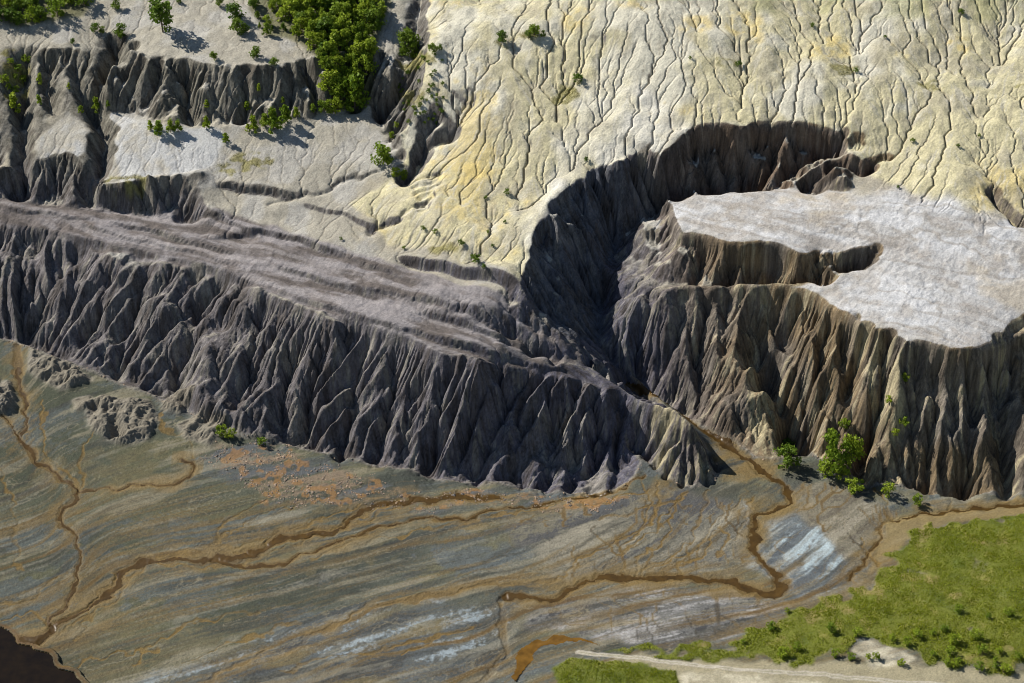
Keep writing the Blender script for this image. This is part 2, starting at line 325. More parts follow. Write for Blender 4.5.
# main gullies of the right cliff
carve([(752,290),(757,315),(764,345),(775,368),(786,392),(794,415),(795,440)], 8.0, 3.0)
carve([(778,292),(790,320),(798,350),(808,385),(812,430)], 3.2, 1.6); carve([(806,298),(822,335),(826,375),(838,415),(842,440)], 4.0, 1.7); carve([(836,312),(848,345),(852,385),(860,430),(864,470)], 7.0, 2.6)
carve([(858,322),(868,350),(876,390),(874,430)], 3.0, 1.4)
carve([(882,332),(886,365),(878,400),(868,440)], 5.0, 1.8); carve([(932,350),(936,390),(930,430),(926,480)], 5.5, 1.9); carve([(918,346),(920,380),(912,430),(910,475)], 3.0, 1.3); carve([(950,352),(956,390),(948,440),(945,480)], 5.0, 2.0)
carve([(975,352),(975,390),(968,430),(962,480)], 7.0, 2.6); carve([(1004,345),(1000,390),(1005,440),(1008,480)], 6.0, 2.4); carve([(905,345),(912,390),(900,440),(896,475)], 3.0, 1.6)
carve([(704,284),(706,300),(704,320),(698,350),(704,380)], 3.2, 1.5); carve([(676,286),(680,304),(676,330),(660,365)], 2.6, 1.4); carve([(728,284),(730,300),(728,325),(722,355)], 3.0, 1.4); carve([(655,290),(650,310),(636,340)], 2.0, 1.2); carve([(768,284),(772,300),(780,320)], 3.0, 1.3)
# main gullies of the left and middle cliff (run down and to the left)
for (u0, v0, u1, v1, dep) in [(70,255,32,322,2.2),(112,262,97,334,2.0),(150,272,118,372,1.6),(202,296,173,380,2.4),(264,298,243,380,2.6),(240,380,222,420,1.6),(297,340,282,432,3.0),(329,335,303,427,3.4),
                              (362,352,340,455,3.6),(396,350,379,450,4.2),(420,372,402,462,2.2),(452,362,430,470,3.8),(470,380,462,474,2.0),(508,378,478,478,4.4),(530,400,520,482,2.2),(548,386,545,484,3.4),
                              (575,396,572,484,2.6),(600,398,592,486,3.2),(618,410,612,486,2.0)]:
    m = ((u0 + u1) / 2 + random.uniform(-8, 8), (v0 + v1) / 2 + random.uniform(-6, 6)); m2 = (m[0] * .5 + u1 * .5 + random.uniform(-5, 5), m[1] * .5 + v1 * .5)
    carve([(u0, v0), m, m2, (u1, v1)], dep, random.uniform(1.3, 2.3), power=1.4)
for (a, b) in [((684,427),(656,466)),((686,430),(667,478)),((689,432),(680,485)),((692,432),(694,486)),((696,434),(706,482)),((697,436),(715,466)),((668,416),(648,455)),((655,410),(641,446)),((640,402),(634,438)),((622,392),(616,430))]:
    carve([a, ((a[0] + b[0]) / 2 + 2, (a[1] + b[1]) / 2), b], 2.8, .62)

# hummocks standing on the mud
def hump(uv, h, soft, seed):
    global Z
    m = pmask(uv, Zb, soft, X + WX * .8, Y + WY * .8)
    Z += m * h * (0.1 + 1.0 * (1 - 1.3 * np.abs(fbm(X * .8 + .4 * Y, Y * 1.1 - .5 * X, 4.2, 4, seed, .6)))).astype(f4); return m
rough = hump([(84,408),(100,398),(150,402),(158,420),(150,440),(118,444),(92,428)], 2.4, 8, 50)
rough = np.maximum(rough, hump([(-40,376),(8,382),(15,395),(12,412),(-40,420)], 3.0, 8, 51))
rough = np.maximum(rough, hump([(178,426),(200,416),(230,420),(212,446),(184,440)], 1.8, 8, 52))
rough = np.maximum(rough, hump([(30,350),(70,362),(95,380),(60,390),(28,372)], 2.4, 8, 53))
rough = np.maximum(rough, hump([(70,400),(92,396),(95,408),(75,412)], 1.4, 5, 54))
rough = np.maximum(rough, hump([(170,385),(200,395),(178,415),(160,408)], 1.8, 5, 55))
print('cuts', time.time() - T0)

def lic0(src, vx, vy, n, h):
    NY, NX = src.shape; l = np.hypot(vx, vy) + 1e-6; vx = (vx / l).astype(f4); vy = (vy / l).astype(f4); acc = src.copy()
    for sgn in (1, -1):
        px, py = np.meshgrid(np.arange(NX, dtype=f4), np.arange(NY, dtype=f4))
        for _ in range(n):
            i = np.clip(px, 0, NX - 1).astype(np.int32); j = np.clip(py, 0, NY - 1).astype(np.int32)
            a = vx[j, i]; b = vy[j, i]; px = px + sgn * h * a; py = py + sgn * h * b
            acc += src[np.clip(py, 0, NY - 1).astype(np.int32), np.clip(px, 0, NX - 1).astype(np.int32)]
    return acc / (2 * n + 1)
def lich(src, vx, vy, n, h): return up(lic0(src[::2, ::2].copy(), vx[::2, ::2], vy[::2, ::2], n, h / 2), src.shape)
def lic(src, vx, vy, n, h): return lich(src, vx, vy, n, h) if h >= 2 else lic0(src, vx, vy, n, h)
def norm(a): return ((a - a.mean()) / (a.std() + 1e-6)).astype(f4)
# ------------------------------------------------------------------ water erosion (stream power on steepest descent)
gy, gx = np.gradient(blur(Zb, 3), DX); slope0 = np.hypot(gx, gy)
Z += (fbm(X, Y, 16, 3, 61) * (.5 - .05 * cream) * (1 - floor) * (1 - .5 * bench) * (1 - .6 * plat) + cream * fbm(X, Y, 34, 2, 62) * 2.2 * sstep(.55, 1, wide(cream, 12))).astype(f4)
Z += ((fbm(X, Y, 5, 3, 63) * 1.5 + fbm(X, Y, 13, 2, 67) * 2.6) * blur(sstep(.4, .7, blur(slope0, 8)) * (1 - cream) * (1 - floor), 6)).astype(f4)
sb = blur(slope0, 6); steep = (1 - .75 * bench) * (sstep(.45, .66, sb) * (1 - cream) + sstep(.62, .85, sb) * cream) * (1 - floor)
fx0, fy0 = -blur(gx, 10), -blur(gy, 10); lean = sstep(45, 10, X) * sstep(31, 27, Zb) * np.hypot(fx0, fy0); fm0 = np.hypot(fx0, fy0); fx0 = fx0 - .45 * lean + fm0 * .75 * fbm(X, Y, 15, 2, 331); fy0 = fy0 + fm0 * .45 * fbm(X, Y, 15, 2, 337)
rgt = sstep(25, 45, X); rib_m = norm(lic(fbm(X, Y, 2.4, 2, 301), fx0, fy0, 46, 2.0)); rib_l = norm(lic(fbm(X, Y, 5.6, 2, 307), fx0, fy0, 64, 3.0)); rib_s = norm(lic(fbm(X, Y, 1.1, 1, 311), fx0, fy0, 24, 1.5))
ribw = blur(steep * (1 - cream), 5) * (.75 + .95 * fbm(X, Y, 13, 3, 313)).clip(.12, 1.5)
ribw *= 1 - .4 * pmask([(655,400),(690,418),(722,468),(690,492),(658,482),(645,440)], Zb, 4)
Z -= (ribw * ((1.1 + 1.2 * rgt - .55 * sstep(-25, -75, X)) * np.abs(rib_l) + (1.05 - .1 * rgt) * np.abs(rib_m) + .60 * rib_s - 1.2 - .8 * rgt)).astype(f4)
KE = (0.0105 * steep + 0.0014 * cream * (1 - steep) + .0012 * (1 - cream) * (1 - steep) + .0025 * bench * (1 - steep)) * (1 - blur(floor, 4)) * (1 - .9 * plat * (1 - steep))
KE = np.maximum(KE, .02 * rough); cspur = pmask([(600,375),(655,400),(690,418),(722,468),(690,492),(658,482),(636,446),(610,420)], Zb, 4); ribw0 = 0; KE = KE * (1 - .75 * cspur) * (1 + .75 * fbm(X, Y, 9, 3, 141)).clip(.25, 2.2)
Z += (steep * (1 - cream) * .18 * np.sin(2 * np.pi * (Z / 4.3 + 1.1 * fbm(X, Y, 18, 2, 143)))).astype(f4)
DEEP = 4.5 * steep + .5 * cream * (1 - steep) + .8 * (1 - steep) * (1 - cream)
OFF = [(-1,-1),(-1,0),(-1,1),(0,-1),(0,1),(1,-1),(1,0),(1,1)]
def erode(Z, K, deep, dx, iters, diff, jit, wob):
    ny, nx = Z.shape; Zs = Z.copy(); idx = np.arange(ny * nx).reshape(ny, nx)
    for it in range(iters):
        p = np.pad(Z, 1, mode='edge'); best = np.full((ny, nx), 1e-5, f4); rec = idx.copy()
        for k, (dj, di) in enumerate(OFF):
            L = dx * math.hypot(dj, di)
            s = (Z - p[1 + dj:ny + 1 + dj, 1 + di:nx + 1 + di]) / f4(L) * jit[k]
            q = s > best; best[q] = s[q]; rec[q] = (idx + dj * nx + di)[q]
        rec[0] = idx[0]; rec[-1] = idx[-1]; rec[:, 0] = idx[:, 0]; rec[:, -1] = idx[:, -1]
        rec = rec.ravel()
        dep = (rec != idx.ravel()).astype(np.int32); r = rec.copy()
        for _ in range(14):
            add = dep[r]
            if not add.any(): break
            dep = dep + add; r = r[r]
        order = np.argsort(dep, kind='stable'); ds = dep[order]; mx = int(ds[-1])
        cuts = np.searchsorted(ds, np.arange(mx + 2)); A = np.full(ny * nx, dx * dx)
        for l in range(mx, 0, -1):
            ii = order[cuts[l]:cuts[l + 1]]; np.add.at(A, rec[ii], A[ii])
        z = Z.ravel().astype(np.float64); F = (K.ravel() * np.minimum(A, 900) ** 0.5 / dx) * wob
        for l in range(1, mx + 1):
            ii = order[cuts[l]:cuts[l + 1]]; f = F[ii]; z[ii] = (z[ii] + f * z[rec[ii]]) / (1 + f)
        Z = np.maximum(z.reshape(ny, nx).astype(f4), Zs - deep)
        if diff: Z = Z + diff * (blur(Z) - Z) * (K > 1e-4)
    return Z, A.reshape(ny, nx)
def half(a): return a[::2, ::2]
Zq = Z + (rng.random(Z.shape).astype(f4) - .5) * .05 + (fbm(X, Y, 1.6, 3, 71) * .14 * (1 - floor) + cream * fbm(X, Y, 3.6, 2, 73) * .27).astype(f4)
h0 = half(Zq).copy()
jit = [1 + .35 * (rng.random(h0.shape).astype(f4) - .5) for _ in OFF]
h1, A1 = erode(h0, half(KE), half(DEEP), DX * 2, 14, .12, jit, 2.0)
Zq = Zq + up(h1 - h0, Z.shape)
jit = [1 + .45 * (rng.random(Z.shape).astype(f4) - .5) for _ in OFF]
Z, AREA = erode(Zq, KE, DEEP * .35 + .1, DX, 8, .06, jit, 2.0)
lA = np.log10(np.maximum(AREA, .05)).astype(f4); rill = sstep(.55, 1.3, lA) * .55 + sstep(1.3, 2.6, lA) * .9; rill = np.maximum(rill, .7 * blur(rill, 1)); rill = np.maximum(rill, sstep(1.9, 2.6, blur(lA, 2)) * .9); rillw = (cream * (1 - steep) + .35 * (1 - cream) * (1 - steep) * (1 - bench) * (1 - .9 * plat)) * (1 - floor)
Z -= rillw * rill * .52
print('eroded', time.time() - T0)

# streams cut a little into the mud
CH = {}
streams = dict(A=(st_A, .8, 0.14), A2=(st_A2, .6, 0.09), A3=(st_A3, .6, 0.11), B=(st_B, 1.4, 0.16), B2=(st_B2, .7, 0.11), C=(st_C, .6, .15), D=(channel[::-1][9:-1] + st_D, 1.3, 0.16), E=(st_E, .6, .2), F=(st_F, .8, 0.11))
MX = fbm(X, Y, 3, 3, 31) ; MY = fbm(X, Y, 3, 3, 37)
for k, (l, w, d) in streams.items():
    P = dense(l, 1.0)
    D, S, SG = dist_line(P, w * 4, X + MX * .9, Y + MY * .9)
    ww = w * (1 + .45 * fbm(X, Y, 7, 2, 41))
    CH[k] = (D / np.maximum(ww, .2)).astype(f4)
    Z -= (d * sstep(1.25, .75, CH[k])).astype(f4)
def uvline(uv): return hit(densify(uv, 5), Zb)
small = [[(300,524),(262,540),(215,552),(173,553)],[(249,555),(225,548),(190,551),(160,556)],[(335,531),(300,541),(279,549),(240,563),(200,567),(160,563)],[(120,575),(100,595),(75,615),(52,628)],[(141,566),(128,580),(122,592),(95,615),(60,632)],
         [(420,498),(400,508),(370,520),(335,526),(300,534)],[(560,505),(520,512),(480,520),(440,526),(400,535),(350,545),(310,556)],[(650,490),(610,500),(560,508)],[(690,492),(672,506),(655,530),(625,552),(600,566)],[(725,505),(712,530),(692,552),(668,560),(650,572)],
         [(709,489),(702,521),(687,547),(660,562),(638,574)],[(743,500),(731,515),(711,536),(705,559),(673,563),(682,577)],[(658,483),(658,515),(629,544),(605,571)],[(673,515),(670,530),(647,553),(630,575)],
         [(640,480),(650,500),(642,530),(600,550),(575,560),(560,580)],[(46,400),(44,425),(46,455),(60,470),(78,490)],[(95,430),(80,455),(80,485)],[(300,505),(270,512),(232,530),(210,548),(173,555)],
         [(270,497),(245,510),(220,528),(218,545)],[(360,505),(330,515),(300,528),(280,530),(262,545)],[(175,372),(165,400),(160,420),(168,432),(185,440),(196,460)],[(400,497),(385,510),(345,520)],
         [(880,455),(870,480),(885,500),(890,520)],[(953,495),(951,511)],[(915,533),(940,570),(965,590)],[(130,665),(160,640),(200,620),(260,610)],[(60,668),(110,655),(160,650)],[(88,609),(86,630),(75,640)],
         [(690,505),(668,500),(640,510),(600,520)],[(60,575),(30,600),(0,605)],[(0,620),(30,612),(48,621)],[(180,665),(240,640),(300,622)],[(400,655),(440,640),(470,628)],[(280,672),(340,655),(400,645),(445,637)],
         [(0,470),(12,500),(18,540),(20,570)],[(862,540),(866,552),(880,565)],[(720,498),(722,520),(728,540),(720,556)],[(755,498),(748,515),(733,540)]]
THIN = np.full(X.shape, 1e3, f4)
for uv in small:
    D, S, SG = dist_line(uvline(uv), 3, X + MX * 1.2, Y + MY * 1.2); THIN = np.minimum(THIN, D / (.24 + .22 * S))
Z -= (.10 * sstep(1.3, .6, THIN)).astype(f4) * floor

# micro relief
toeb = blur(floor * blur((floor < .5).astype(f4), 14), 8) * 3
Z += (fbm(X, Y, 1.1, 3, 81, .7) * (.025 + .20 * steep + .035 * cream + .015 * plat + .06 * bench) + fbm(X, Y, 9, 3, 85) * .10 * floor + np.abs(fbm(X, Y, 2.2, 4, 87, .65)) * .8 * np.clip(toeb, 0, 1) + plat * (1 - steep) * (1 - np.abs(fbm(SA * .5 + 2 * MX, SC + 2 * MY, 5, 3, 88))) * .14).astype(f4)
POOL = [(-150,610),(-40,612),(0,626),(18,635),(20,643),(35,647),(53,656),(59,668),(73,673),(82,683),(95,700),(100,790),(-150,790)]
pool = pmask(POOL, Zb, 3, X + MX * .7, Y + MY * .7)
Z = Z * (1 - pool) + pool * np.minimum(Z, -3.6)
near_pool = blur((pool > .5).astype(f4), 8) * (1 - pool); Z = np.where(near_pool > .02, np.maximum(Z, -2.72), Z)
POND = [(512,678),(517,661),(526,648),(540,640),(556,636),(580,637),(606,645),(580,642),(560,642),(545,646),(533,655),(526,668),(517,684)]
pond = pmask(POND, Zb, 2, X + MX * .9, Y + MY * .9)
TRACK = uvline([(578,652),(646,659),(705,666),(724,668),(800,673),(930,684),(1060,699)])
TD, TS, TSG = dist_line(TRACK, 6, X + MX * .3, Y + MY * .3); TD = TD * (1.8 + .3 * fbm(X, Y, 4, 3, 451))
Zs = blur(Z, 6); tm = sstep(1.6, 1.0, TD); Z = Z * (1 - tm) + (Zs + .03) * tm
GRASS = [(923,533),(952,524),(988,518),(1024,515),(1150,510),(1150,640),(1024,664),(1000,672),(960,664),(915,655),(890,640),(862,640),(845,652),(800,664),(705,657),(640,652),(605,649),(640,645),(690,648),
         (724,647),(739,641),(768,629),(783,620),(809,606),(835,600),(862,588),(870,574),(897,559),(906,541)]
grass = pmask(GRASS, Zb, 3, X + MX * 2.2 + WX * 2, Y + MY * 2.2 + WY * 2); grass *= sstep(-1.15, -.6, fbm(X, Y, 5, 4, 431) + 1.2 * blur(grass, 20) - 1.0)
GRASS2 = [(552,690),(556,668),(572,658),(590,660),(640,665),(676,671),(684,690),(684,760),(540,760)]
grass = np.maximum(grass, pmask(GRASS2, Zb, 3, X + MX, Y + MY)); grass *= (TD > 1.5)
SCRUB = [(-150,-80),(-150,14),(0,22),(20,26),(50,24),(82,14),(92,0),(100,-80)]
WOOD = [(255,-80),(250,10),(262,35),(300,42),(318,62),(330,90),(350,108),(370,106),(372,70),(378,40),(392,5),(400,-80)]
wood = np.maximum(pmask(SCRUB, Zb, 8, X + WX, Y + WY), pmask(WOOD, Zb, 8, X + WX, Y + WY))
Z += (grass * (.15 + .22 * fbm(X, Y, 5, 3, 91))).astype(f4)
print('detail', time.time() - T0)

# ------------------------------------------------------------------ colour of the ground (what the surface is made of, plus some light and shade)
gy, gx = np.gradient(Z, DX); gys, gxs = np.gradient(blur(Z, 5), DX); sl = np.hypot(gxs, gys)
rock = np.clip(sstep(.50, .78, sl) * (1 - cream) + sstep(.72, .95, sl) * cream, 0, 1)
low = sstep(27.5, 24.5, Z - 3 * right_ * sstep(40, 60, X)) if False else sstep(27, 24, Z - .035 * np.clip(X - 20, 0, 60))
rock = np.maximum(rock, low * (1 - bench) * (1 - .0 * plat))
edgem = pmask([(990,348),(1001,332),(1024,319),(1150,312),(1150,335),(1024,345),(1000,352)], Zb, 4, X + WX * .6, Y + WY * .6)
footm = pmask([(613,303),(630,293),(655,286),(682,282),(711,281),(749,279),(800,275),(815,278),(800,287),(750,288),(720,290),(690,291),(662,294),(645,299),(628,306),(615,312)], Zb, 3)
rock = np.maximum(np.maximum(rock, footm), edgem) * (1 - floor) * (1 - .55 * bench * sstep(1.1, .7, sl))
white = rng.standard_normal(Z.shape).astype(f4)
down = norm(lic(blur(white, 1), -blur(gxs, 3), -blur(gys, 3), 14, 1.3))          # streaks that run down the slopes
# flow direction over the mud flat, spread out from the water courses
fp = []
for l in [st_A, st_B[::-1], st_B2[::-1], st_C[::-1], st_D, st_E, st_F] + []:
    P = dense(l, 1.0); t = np.gradient(P[:, :2], axis=0); t /= np.linalg.norm(t, axis=1)[:, None] + 1e-6; fp.append(np.c_[P[:, :2], t])
for uv in small[10:15] + [[(600,520),(540,545),(480,570),(400,600),(300,640)],[(760,600),(690,606),(620,612),(560,630)],[(500,640),(430,640),(350,660),(250,690)],[(800,520),(815,550),(835,575)],[(850,500),(860,530),(850,570)]]:
    P = uvline(uv); t = np.gradient(P[:, :2], axis=0); t /= np.linalg.norm(t, axis=1)[:, None] + 1e-6; fp.append(np.c_[P[:, :2], t])
fp = np.concatenate(fp); g = 8; cx = (X[::g, ::g], Y[::g, ::g]); VX = np.zeros(cx[0].shape); VY = np.zeros(cx[0].shape); WW = np.zeros(cx[0].shape) + 1e-9; VX += -2.2e-2 * .9; VY += -2.2e-2 * .3
for x, y, a, b in fp[::2]:
    w = 1 / ((cx[0] - x) ** 2 + (cx[1] - y) ** 2 + 30) ** 1.6; VX += w * a; VY += w * b; WW += w
def upg(a):
    yy = np.clip(np.arange(NY) / g, 0, a.shape[0] - 1.001); xx = np.clip(np.arange(NX) / g, 0, a.shape[1] - 1.001); y0 = yy.astype(int); x0 = xx.astype(int)
    fy = (yy - y0)[:, None]; fx = (xx - x0)[None]
    return (a[y0][:, x0] * (1 - fy) * (1 - fx) + a[y0 + 1][:, x0] * fy * (1 - fx) + a[y0][:, x0 + 1] * (1 - fy) * fx + a[y0 + 1][:, x0 + 1] * fy * fx).astype(f4)
FX = upg(VX / WW) + .13 * MX; FY = upg(VY / WW) + .13 * MY
calm = sstep(-.25, .45, fbm(X, Y, 14, 3, 161)); flow_f = norm(lic(blur(white, 1), FX, FY, 22, 1.4)); 
flow_f *= .35 + .65 * calm
print('lic', time.time() - T0)

C = np.zeros(Z.shape + (3,), f4)
def mixc(m, col, k=1.0):
    global C
    m = np.clip(m * k, 0, 1)[..., None].astype(f4); C = C * (1 - m) + np.asarray(col, f4) * m
n20 = fbm(X, Y, 22, 4, 111); n6 = fbm(X, Y, 6, 4, 113); n2 = fbm(X, Y, 2, 3, 117)
# pale spoil and plateau ground
C[:] = (.33, .305, .25)
mixc(sstep(-.2, .5, n6), (.37, .355, .325), .75)
fanw = pmask([(108,110),(135,120),(170,128),(215,128),(230,135),(215,165),(160,176),(120,184),(112,150)], Zb, 5, X + WX, Y + WY); fanw = np.maximum(fanw, pmask([(35,140),(70,115),(92,128),(96,150),(60,165),(40,175)], Zb, 5, X + WX, Y + WY)); mixc(fanw, (.46, .46, .455), .85); mixc(sstep(.1, .7, -n20 + .3 * n2), (.33, .29, .21), .6)
mixc(cream, (.52, .47, .295)); mixc(cream * sstep(-.1, .45, n20 + .4 * n6), (.54, .515, .43), .85)
mixc(cream * sstep(.22, .6, fbm(X, Y, 26, 4, 121) + .25 * n2), (.50, .40, .17), .7)
mixc(cream * sstep(.0, .9, -n6 + .3 * down), (.33, .30, .235), .6)
mixc(cream * sstep(.6, 1.8, down) * .5, (.52, .49, .40)); mixc(cream * sstep(.5, 1.8, -down) * .5, (.29, .26, .20))
mixc(rillw * sstep(.05, .75, rill), (.20, .165, .115), .8)  # rill floors: moist silt colour with some of the rill's shade painted in
wf = pmask([(572,92),(610,62),(650,95),(690,124),(668,150),(640,157),(590,163),(560,190),(540,232),(528,270),(515,270),(530,220),(556,150)], Zb, 25, X + WX * 3, Y + WY * 3); mixc(wf * (.6 + .3 * n6), (.57, .55, .50), .75)
for u_, v_, r_ in [(577,22,16),(692,26,14),(746,30,16),(824,45,18),(905,40,16),(640,12,12),(960,30,14),(470,170,16)]:
    yp = pmask([(u_ + r_ * math.cos(a_) * 1.2, v_ + r_ * math.sin(a_) * .8) for a_ in np.linspace(0, 5.6, 8)], Zb, 14, X + WX * 3, Y + WY * 3); mixc(yp * sstep(-.6, .5, n2 + n6), (.56, .43, .15), .6)
topr = pmask([(720,-80),(740,14),(1024,16),(1150,16),(1150,-80)], Zb, 20); mixc(topr * sstep(-.3, .4, n6), (.30, .29, .14), .6)
blin = norm(lic(fbm(X, Y, 1.2, 2, 701), X * 0 + LD[0] + .25 * WX, X * 0 + LD[1] + .25 * WY, 30, 2.4)); platc = pmask(PLAT, Zb, 30, X + WX * 3, Y + WY * 3); plat_, plat = plat, platc; ps = fbm(SA + 3 * WX, SC * 2.6 + 3 * WY, 9, 4, 151); mixc(plat, (.42, .41, .40)); mixc(plat * sstep(.05, .5, ps), (.50, .50, .507), .8); mixc(plat * sstep(.1, .6, -ps + .3 * n2), (.33, .30, .27), .65); mixc(plat * sstep(.12, .03, np.abs(fbm(SA * .6 + 2 * WX, SC + 2 * WY, 12, 4, 153))), (.26, .235, .20), .55); mixc(plat * sstep(.35, .8, -n20 + .4 * n6), (.40, .34, .25), .6); mixc(plat * sstep(.5, 1.8, blin), (.50, .50, .505), .5); mixc(plat * sstep(.6, 1.8, -blin), (.26, .235, .205), .55); mixc(plat * sstep(.3, .8, fbm(X, Y, 7, 4, 711) + .3 * n2), (.29, .262, .23), .55); plat = plat_
bs = fbm(SA * .22 + .6 * WX, SC + .6 * WY, 2.2, 4, 127); bw = sstep(-75, -30, X); mixc(bench, (.150, .130, .122)); mixc(bench * sstep(-.1, .6, bs + .3 * n20 + .25 * bw), (.255, .236, .238), .8); mixc(bench * sstep(.1, .5, -bs + .3 * n2), (.105, .089, .080), .75); mixc(bench * sstep(.5, 1.6, blin), (.30, .275, .27), .55); mixc(bench * sstep(.5, 1.6, -blin), (.080, .068, .062), .6)
# rock by district; middle and gorge tones lowered to deepen their shade
left = sstep(30, -60, X); right = sstep(28, 60, X + .15 * Y)
rc = np.zeros_like(C); rc[:] = (.088, .084, .106)
def mixr(m, col):
    global rc
    m = np.clip(m, 0, 1)[..., None].astype(f4); rc = rc * (1 - m) + np.asarray(col, f4) * m
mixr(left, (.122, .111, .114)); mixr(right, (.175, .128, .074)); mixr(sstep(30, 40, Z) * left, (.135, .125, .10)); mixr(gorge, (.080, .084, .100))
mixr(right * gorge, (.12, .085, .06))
mixr(sstep(.1, .7, n6) * .4, (.17, .158, .142)); mixr(right * (1 - gorge) * sstep(.0, .6, fbm(X, Y, 10, 3, 601)) * .6, (.15, .14, .13)); mixr(sstep(.2, 1.5, down) * .6 * (1 - .6 * gorge), (.23, .21, .17)); mixr(sstep(.4, 1.6, down) * right * .65 * (1 - gorge), (.34, .285, .17)); mixr(sstep(.1, 1.3, -down) * .6, (.062, .050, .040))  # pale streaks: partly rock colour, partly sunlit ribs put into the colour
spurm = np.maximum(pmask([(655,404),(690,422),(718,468),(690,490),(662,478),(640,440)], Zb, 4), pmask([(742,310),(756,335),(772,370),(788,420),(792,452),(768,462),(748,425),(744,370)], Zb, 4)); spurm = np.maximum(spurm, .8 * pmask([(850,320),(915,345),(905,400),(890,480),(872,478),(880,400)], Zb, 6))
mixr(spurm * sstep(-.9, 1.0, down) * .8, (.33, .285, .175))
ulr = pmask([(-120,48),(20,42),(60,46),(100,28),(112,60),(108,110),(104,150),(96,196),(-120,192)], Zb, 8, X + WX * 1.5, Y + WY * 1.5) * (1 - .85 * fanw); rock = np.maximum(rock, ulr * sstep(-.7, .3, n6 + .4 * n2) * .9)
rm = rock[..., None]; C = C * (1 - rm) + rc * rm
# the mud flat
mud = np.zeros_like(C); mud[:] = (.080, .086, .068)
def mixm(m, col):
    global mud
    m = np.clip(m, 0, 1)[..., None].astype(f4); mud = mud * (1 - m) + np.asarray(col, f4) * m
leftside = sstep(-10, -90, X)
ua = X * .55 + Y * .22; va = Y * 1.45 - X * .42
tA = norm(fbm(ua + 2.5 * MX, va + 2.5 * MY, 9, 5, 501, .62)); tB = norm(fbm(ua + 1.5 * MX, va + 1.5 * MY, 3.4, 5, 503, .68)); tC = norm(fbm(ua + 3 * MX, va + 3 * MY, 14, 5, 507, .6)); tD = norm(fbm(X, Y, 1.0, 3, 509, .75))
tS = norm(lic(tB.copy(), FX, FY, 18, 2.2)); tB = norm(.55 * tB + .75 * tS); tA = norm(lic(tA.copy(), FX, FY, 12, 3.0)); f2 = norm(lic(fbm(X + 2 * MX, Y + 2 * MY, 3.2, 3, 401, .6), FX, FY, 20, 2.6))
f4_ = norm(lic(fbm(X + MX, Y + MY, 1.5, 2, 611, .6), FX, FY, 16, 1.9))
def tracks(seed, n, steps, amp):
    a = fbm(XH, YH, 4.5, 3, seed); b = fbm(XH, YH, 4.5, 3, seed + 9); vx = FX[::2, ::2] + amp * a; vy = FY[::2, ::2] + amp * b; l = np.hypot(vx, vy) + 1e-6; vx /= l; vy /= l
    h, w = a.shape; src = np.argwhere(floor[::2, ::2] > .5); p = src[rng.integers(0, len(src), n)].astype(f4) + rng.random((n, 2)).astype(f4); cnt = np.zeros(h * w, f4)
    for k in range(steps):
        i = np.clip(p[:, 1], 0, w - 1).astype(int); j = np.clip(p[:, 0], 0, h - 1).astype(int)
        if k > 12: cnt += np.bincount(j * w + i, minlength=h * w)
        p[:, 1] += .8 * vx[j, i]; p[:, 0] += .8 * vy[j, i]
    return up(np.log10(1 + blur(cnt.reshape(h, w), 0)).astype(f4), Z.shape)
tr1 = tracks(801, 5000, 150, .55); tr2 = tracks(823, 5000, 130, .45); tr3 = tracks(847, 4000, 110, .5)
# thin runnels: where water would gather on the flat
Zr = blur(Zb, 4) + (fbm(X, Y, 7, 3, 521) * .16 + fbm(X, Y, 2.5, 2, 523) * .03).astype(f4)
_, AF = erode(half(Zr).copy(), half(KE) * 0, half(KE) * 0 + 1, DX * 2, 1, 0, [1 + .3 * (rng.random(half(Z).shape).astype(f4) - .5) for _ in OFF], 0.0)
run = up(sstep(.55, 1.9, np.log10(np.maximum(AF, .1))).astype(f4), Z.shape)
mixm(sstep(.1, 1.2, tA), (.104, .100, .062)); mixm(sstep(.1, 1.1, -tA), (.044, .050, .042)); mixm(sstep(.3, 1.4, tC) * .7, (.090, .102, .104)); mixm(leftside * .5, (.058, .064, .032))
mixm(sstep(.8, 1.8, -tC + .4 * tS) * .45, (.140, .115, .058)); mixm(sstep(.4, 1.4, tC - .3 * tS) * .45, (.078, .094, .100)); mixm(sstep(.6, 1.7, tS + .35 * flow_f) * .65, (.205, .185, .130)); mixm(sstep(.6, 1.7, -tS + .35 * flow_f) * .6, (.040, .042, .038))
lowmid = pmask([(120,690),(250,640),(330,610),(450,600),(520,600),(500,690)], Zb, 40, X + WX * 3, Y + WY * 3)
mixm(lowmid * .6, (.080, .088, .092)); mixm(lowmid * sstep(.6, 2.0, tS + .5 * tD), (.23, .27, .29)); mixm(lowmid * sstep(.5, 1.5, -tB) * .7, (.044, .046, .046)); mixm(lowmid * sstep(.7, 1.6, tA) * .7, (.15, .12, .055))
mid = pmask([(500,520),(640,490),(740,500),(750,560),(640,572),(560,585)], Zb, 30, X + WX * 3, Y + WY * 3)
mixm(mid * .75, (.150, .138, .108)); mixm(mid * sstep(.1, 1.3, -tS + .4 * tD), (.070, .070, .070)); mixm(mid * sstep(.3, 1.5, tB + .5 * flow_f) * .7, (.25, .228, .175))
isl = pmask([(560,600),(640,588),(745,594),(790,604),(770,628),(720,642),(640,644),(560,628),(520,630),(525,610)], Zb, 14, X + WX * 2, Y + WY * 2)
mixm(isl * .85, (.135, .132, .128)); mixm(isl * sstep(-.1, 1.4, tB + .4 * flow_f), (.30, .295, .29)); mixm(isl * sstep(.5, 1.5, -tS + .4 * tD), (.048, .048, .050)); mixm(isl * sstep(.9, 1.6, tA) * .6, (.25, .20, .11))
blue = pmask([(738,496),(756,505),(748,545),(740,565),(765,572),(790,596),(820,600),(856,584),(850,560),(824,535),(804,505),(790,512),(768,522),(770,555),(752,540)], Zb, 10, X + WX * 2, Y + WY * 2)
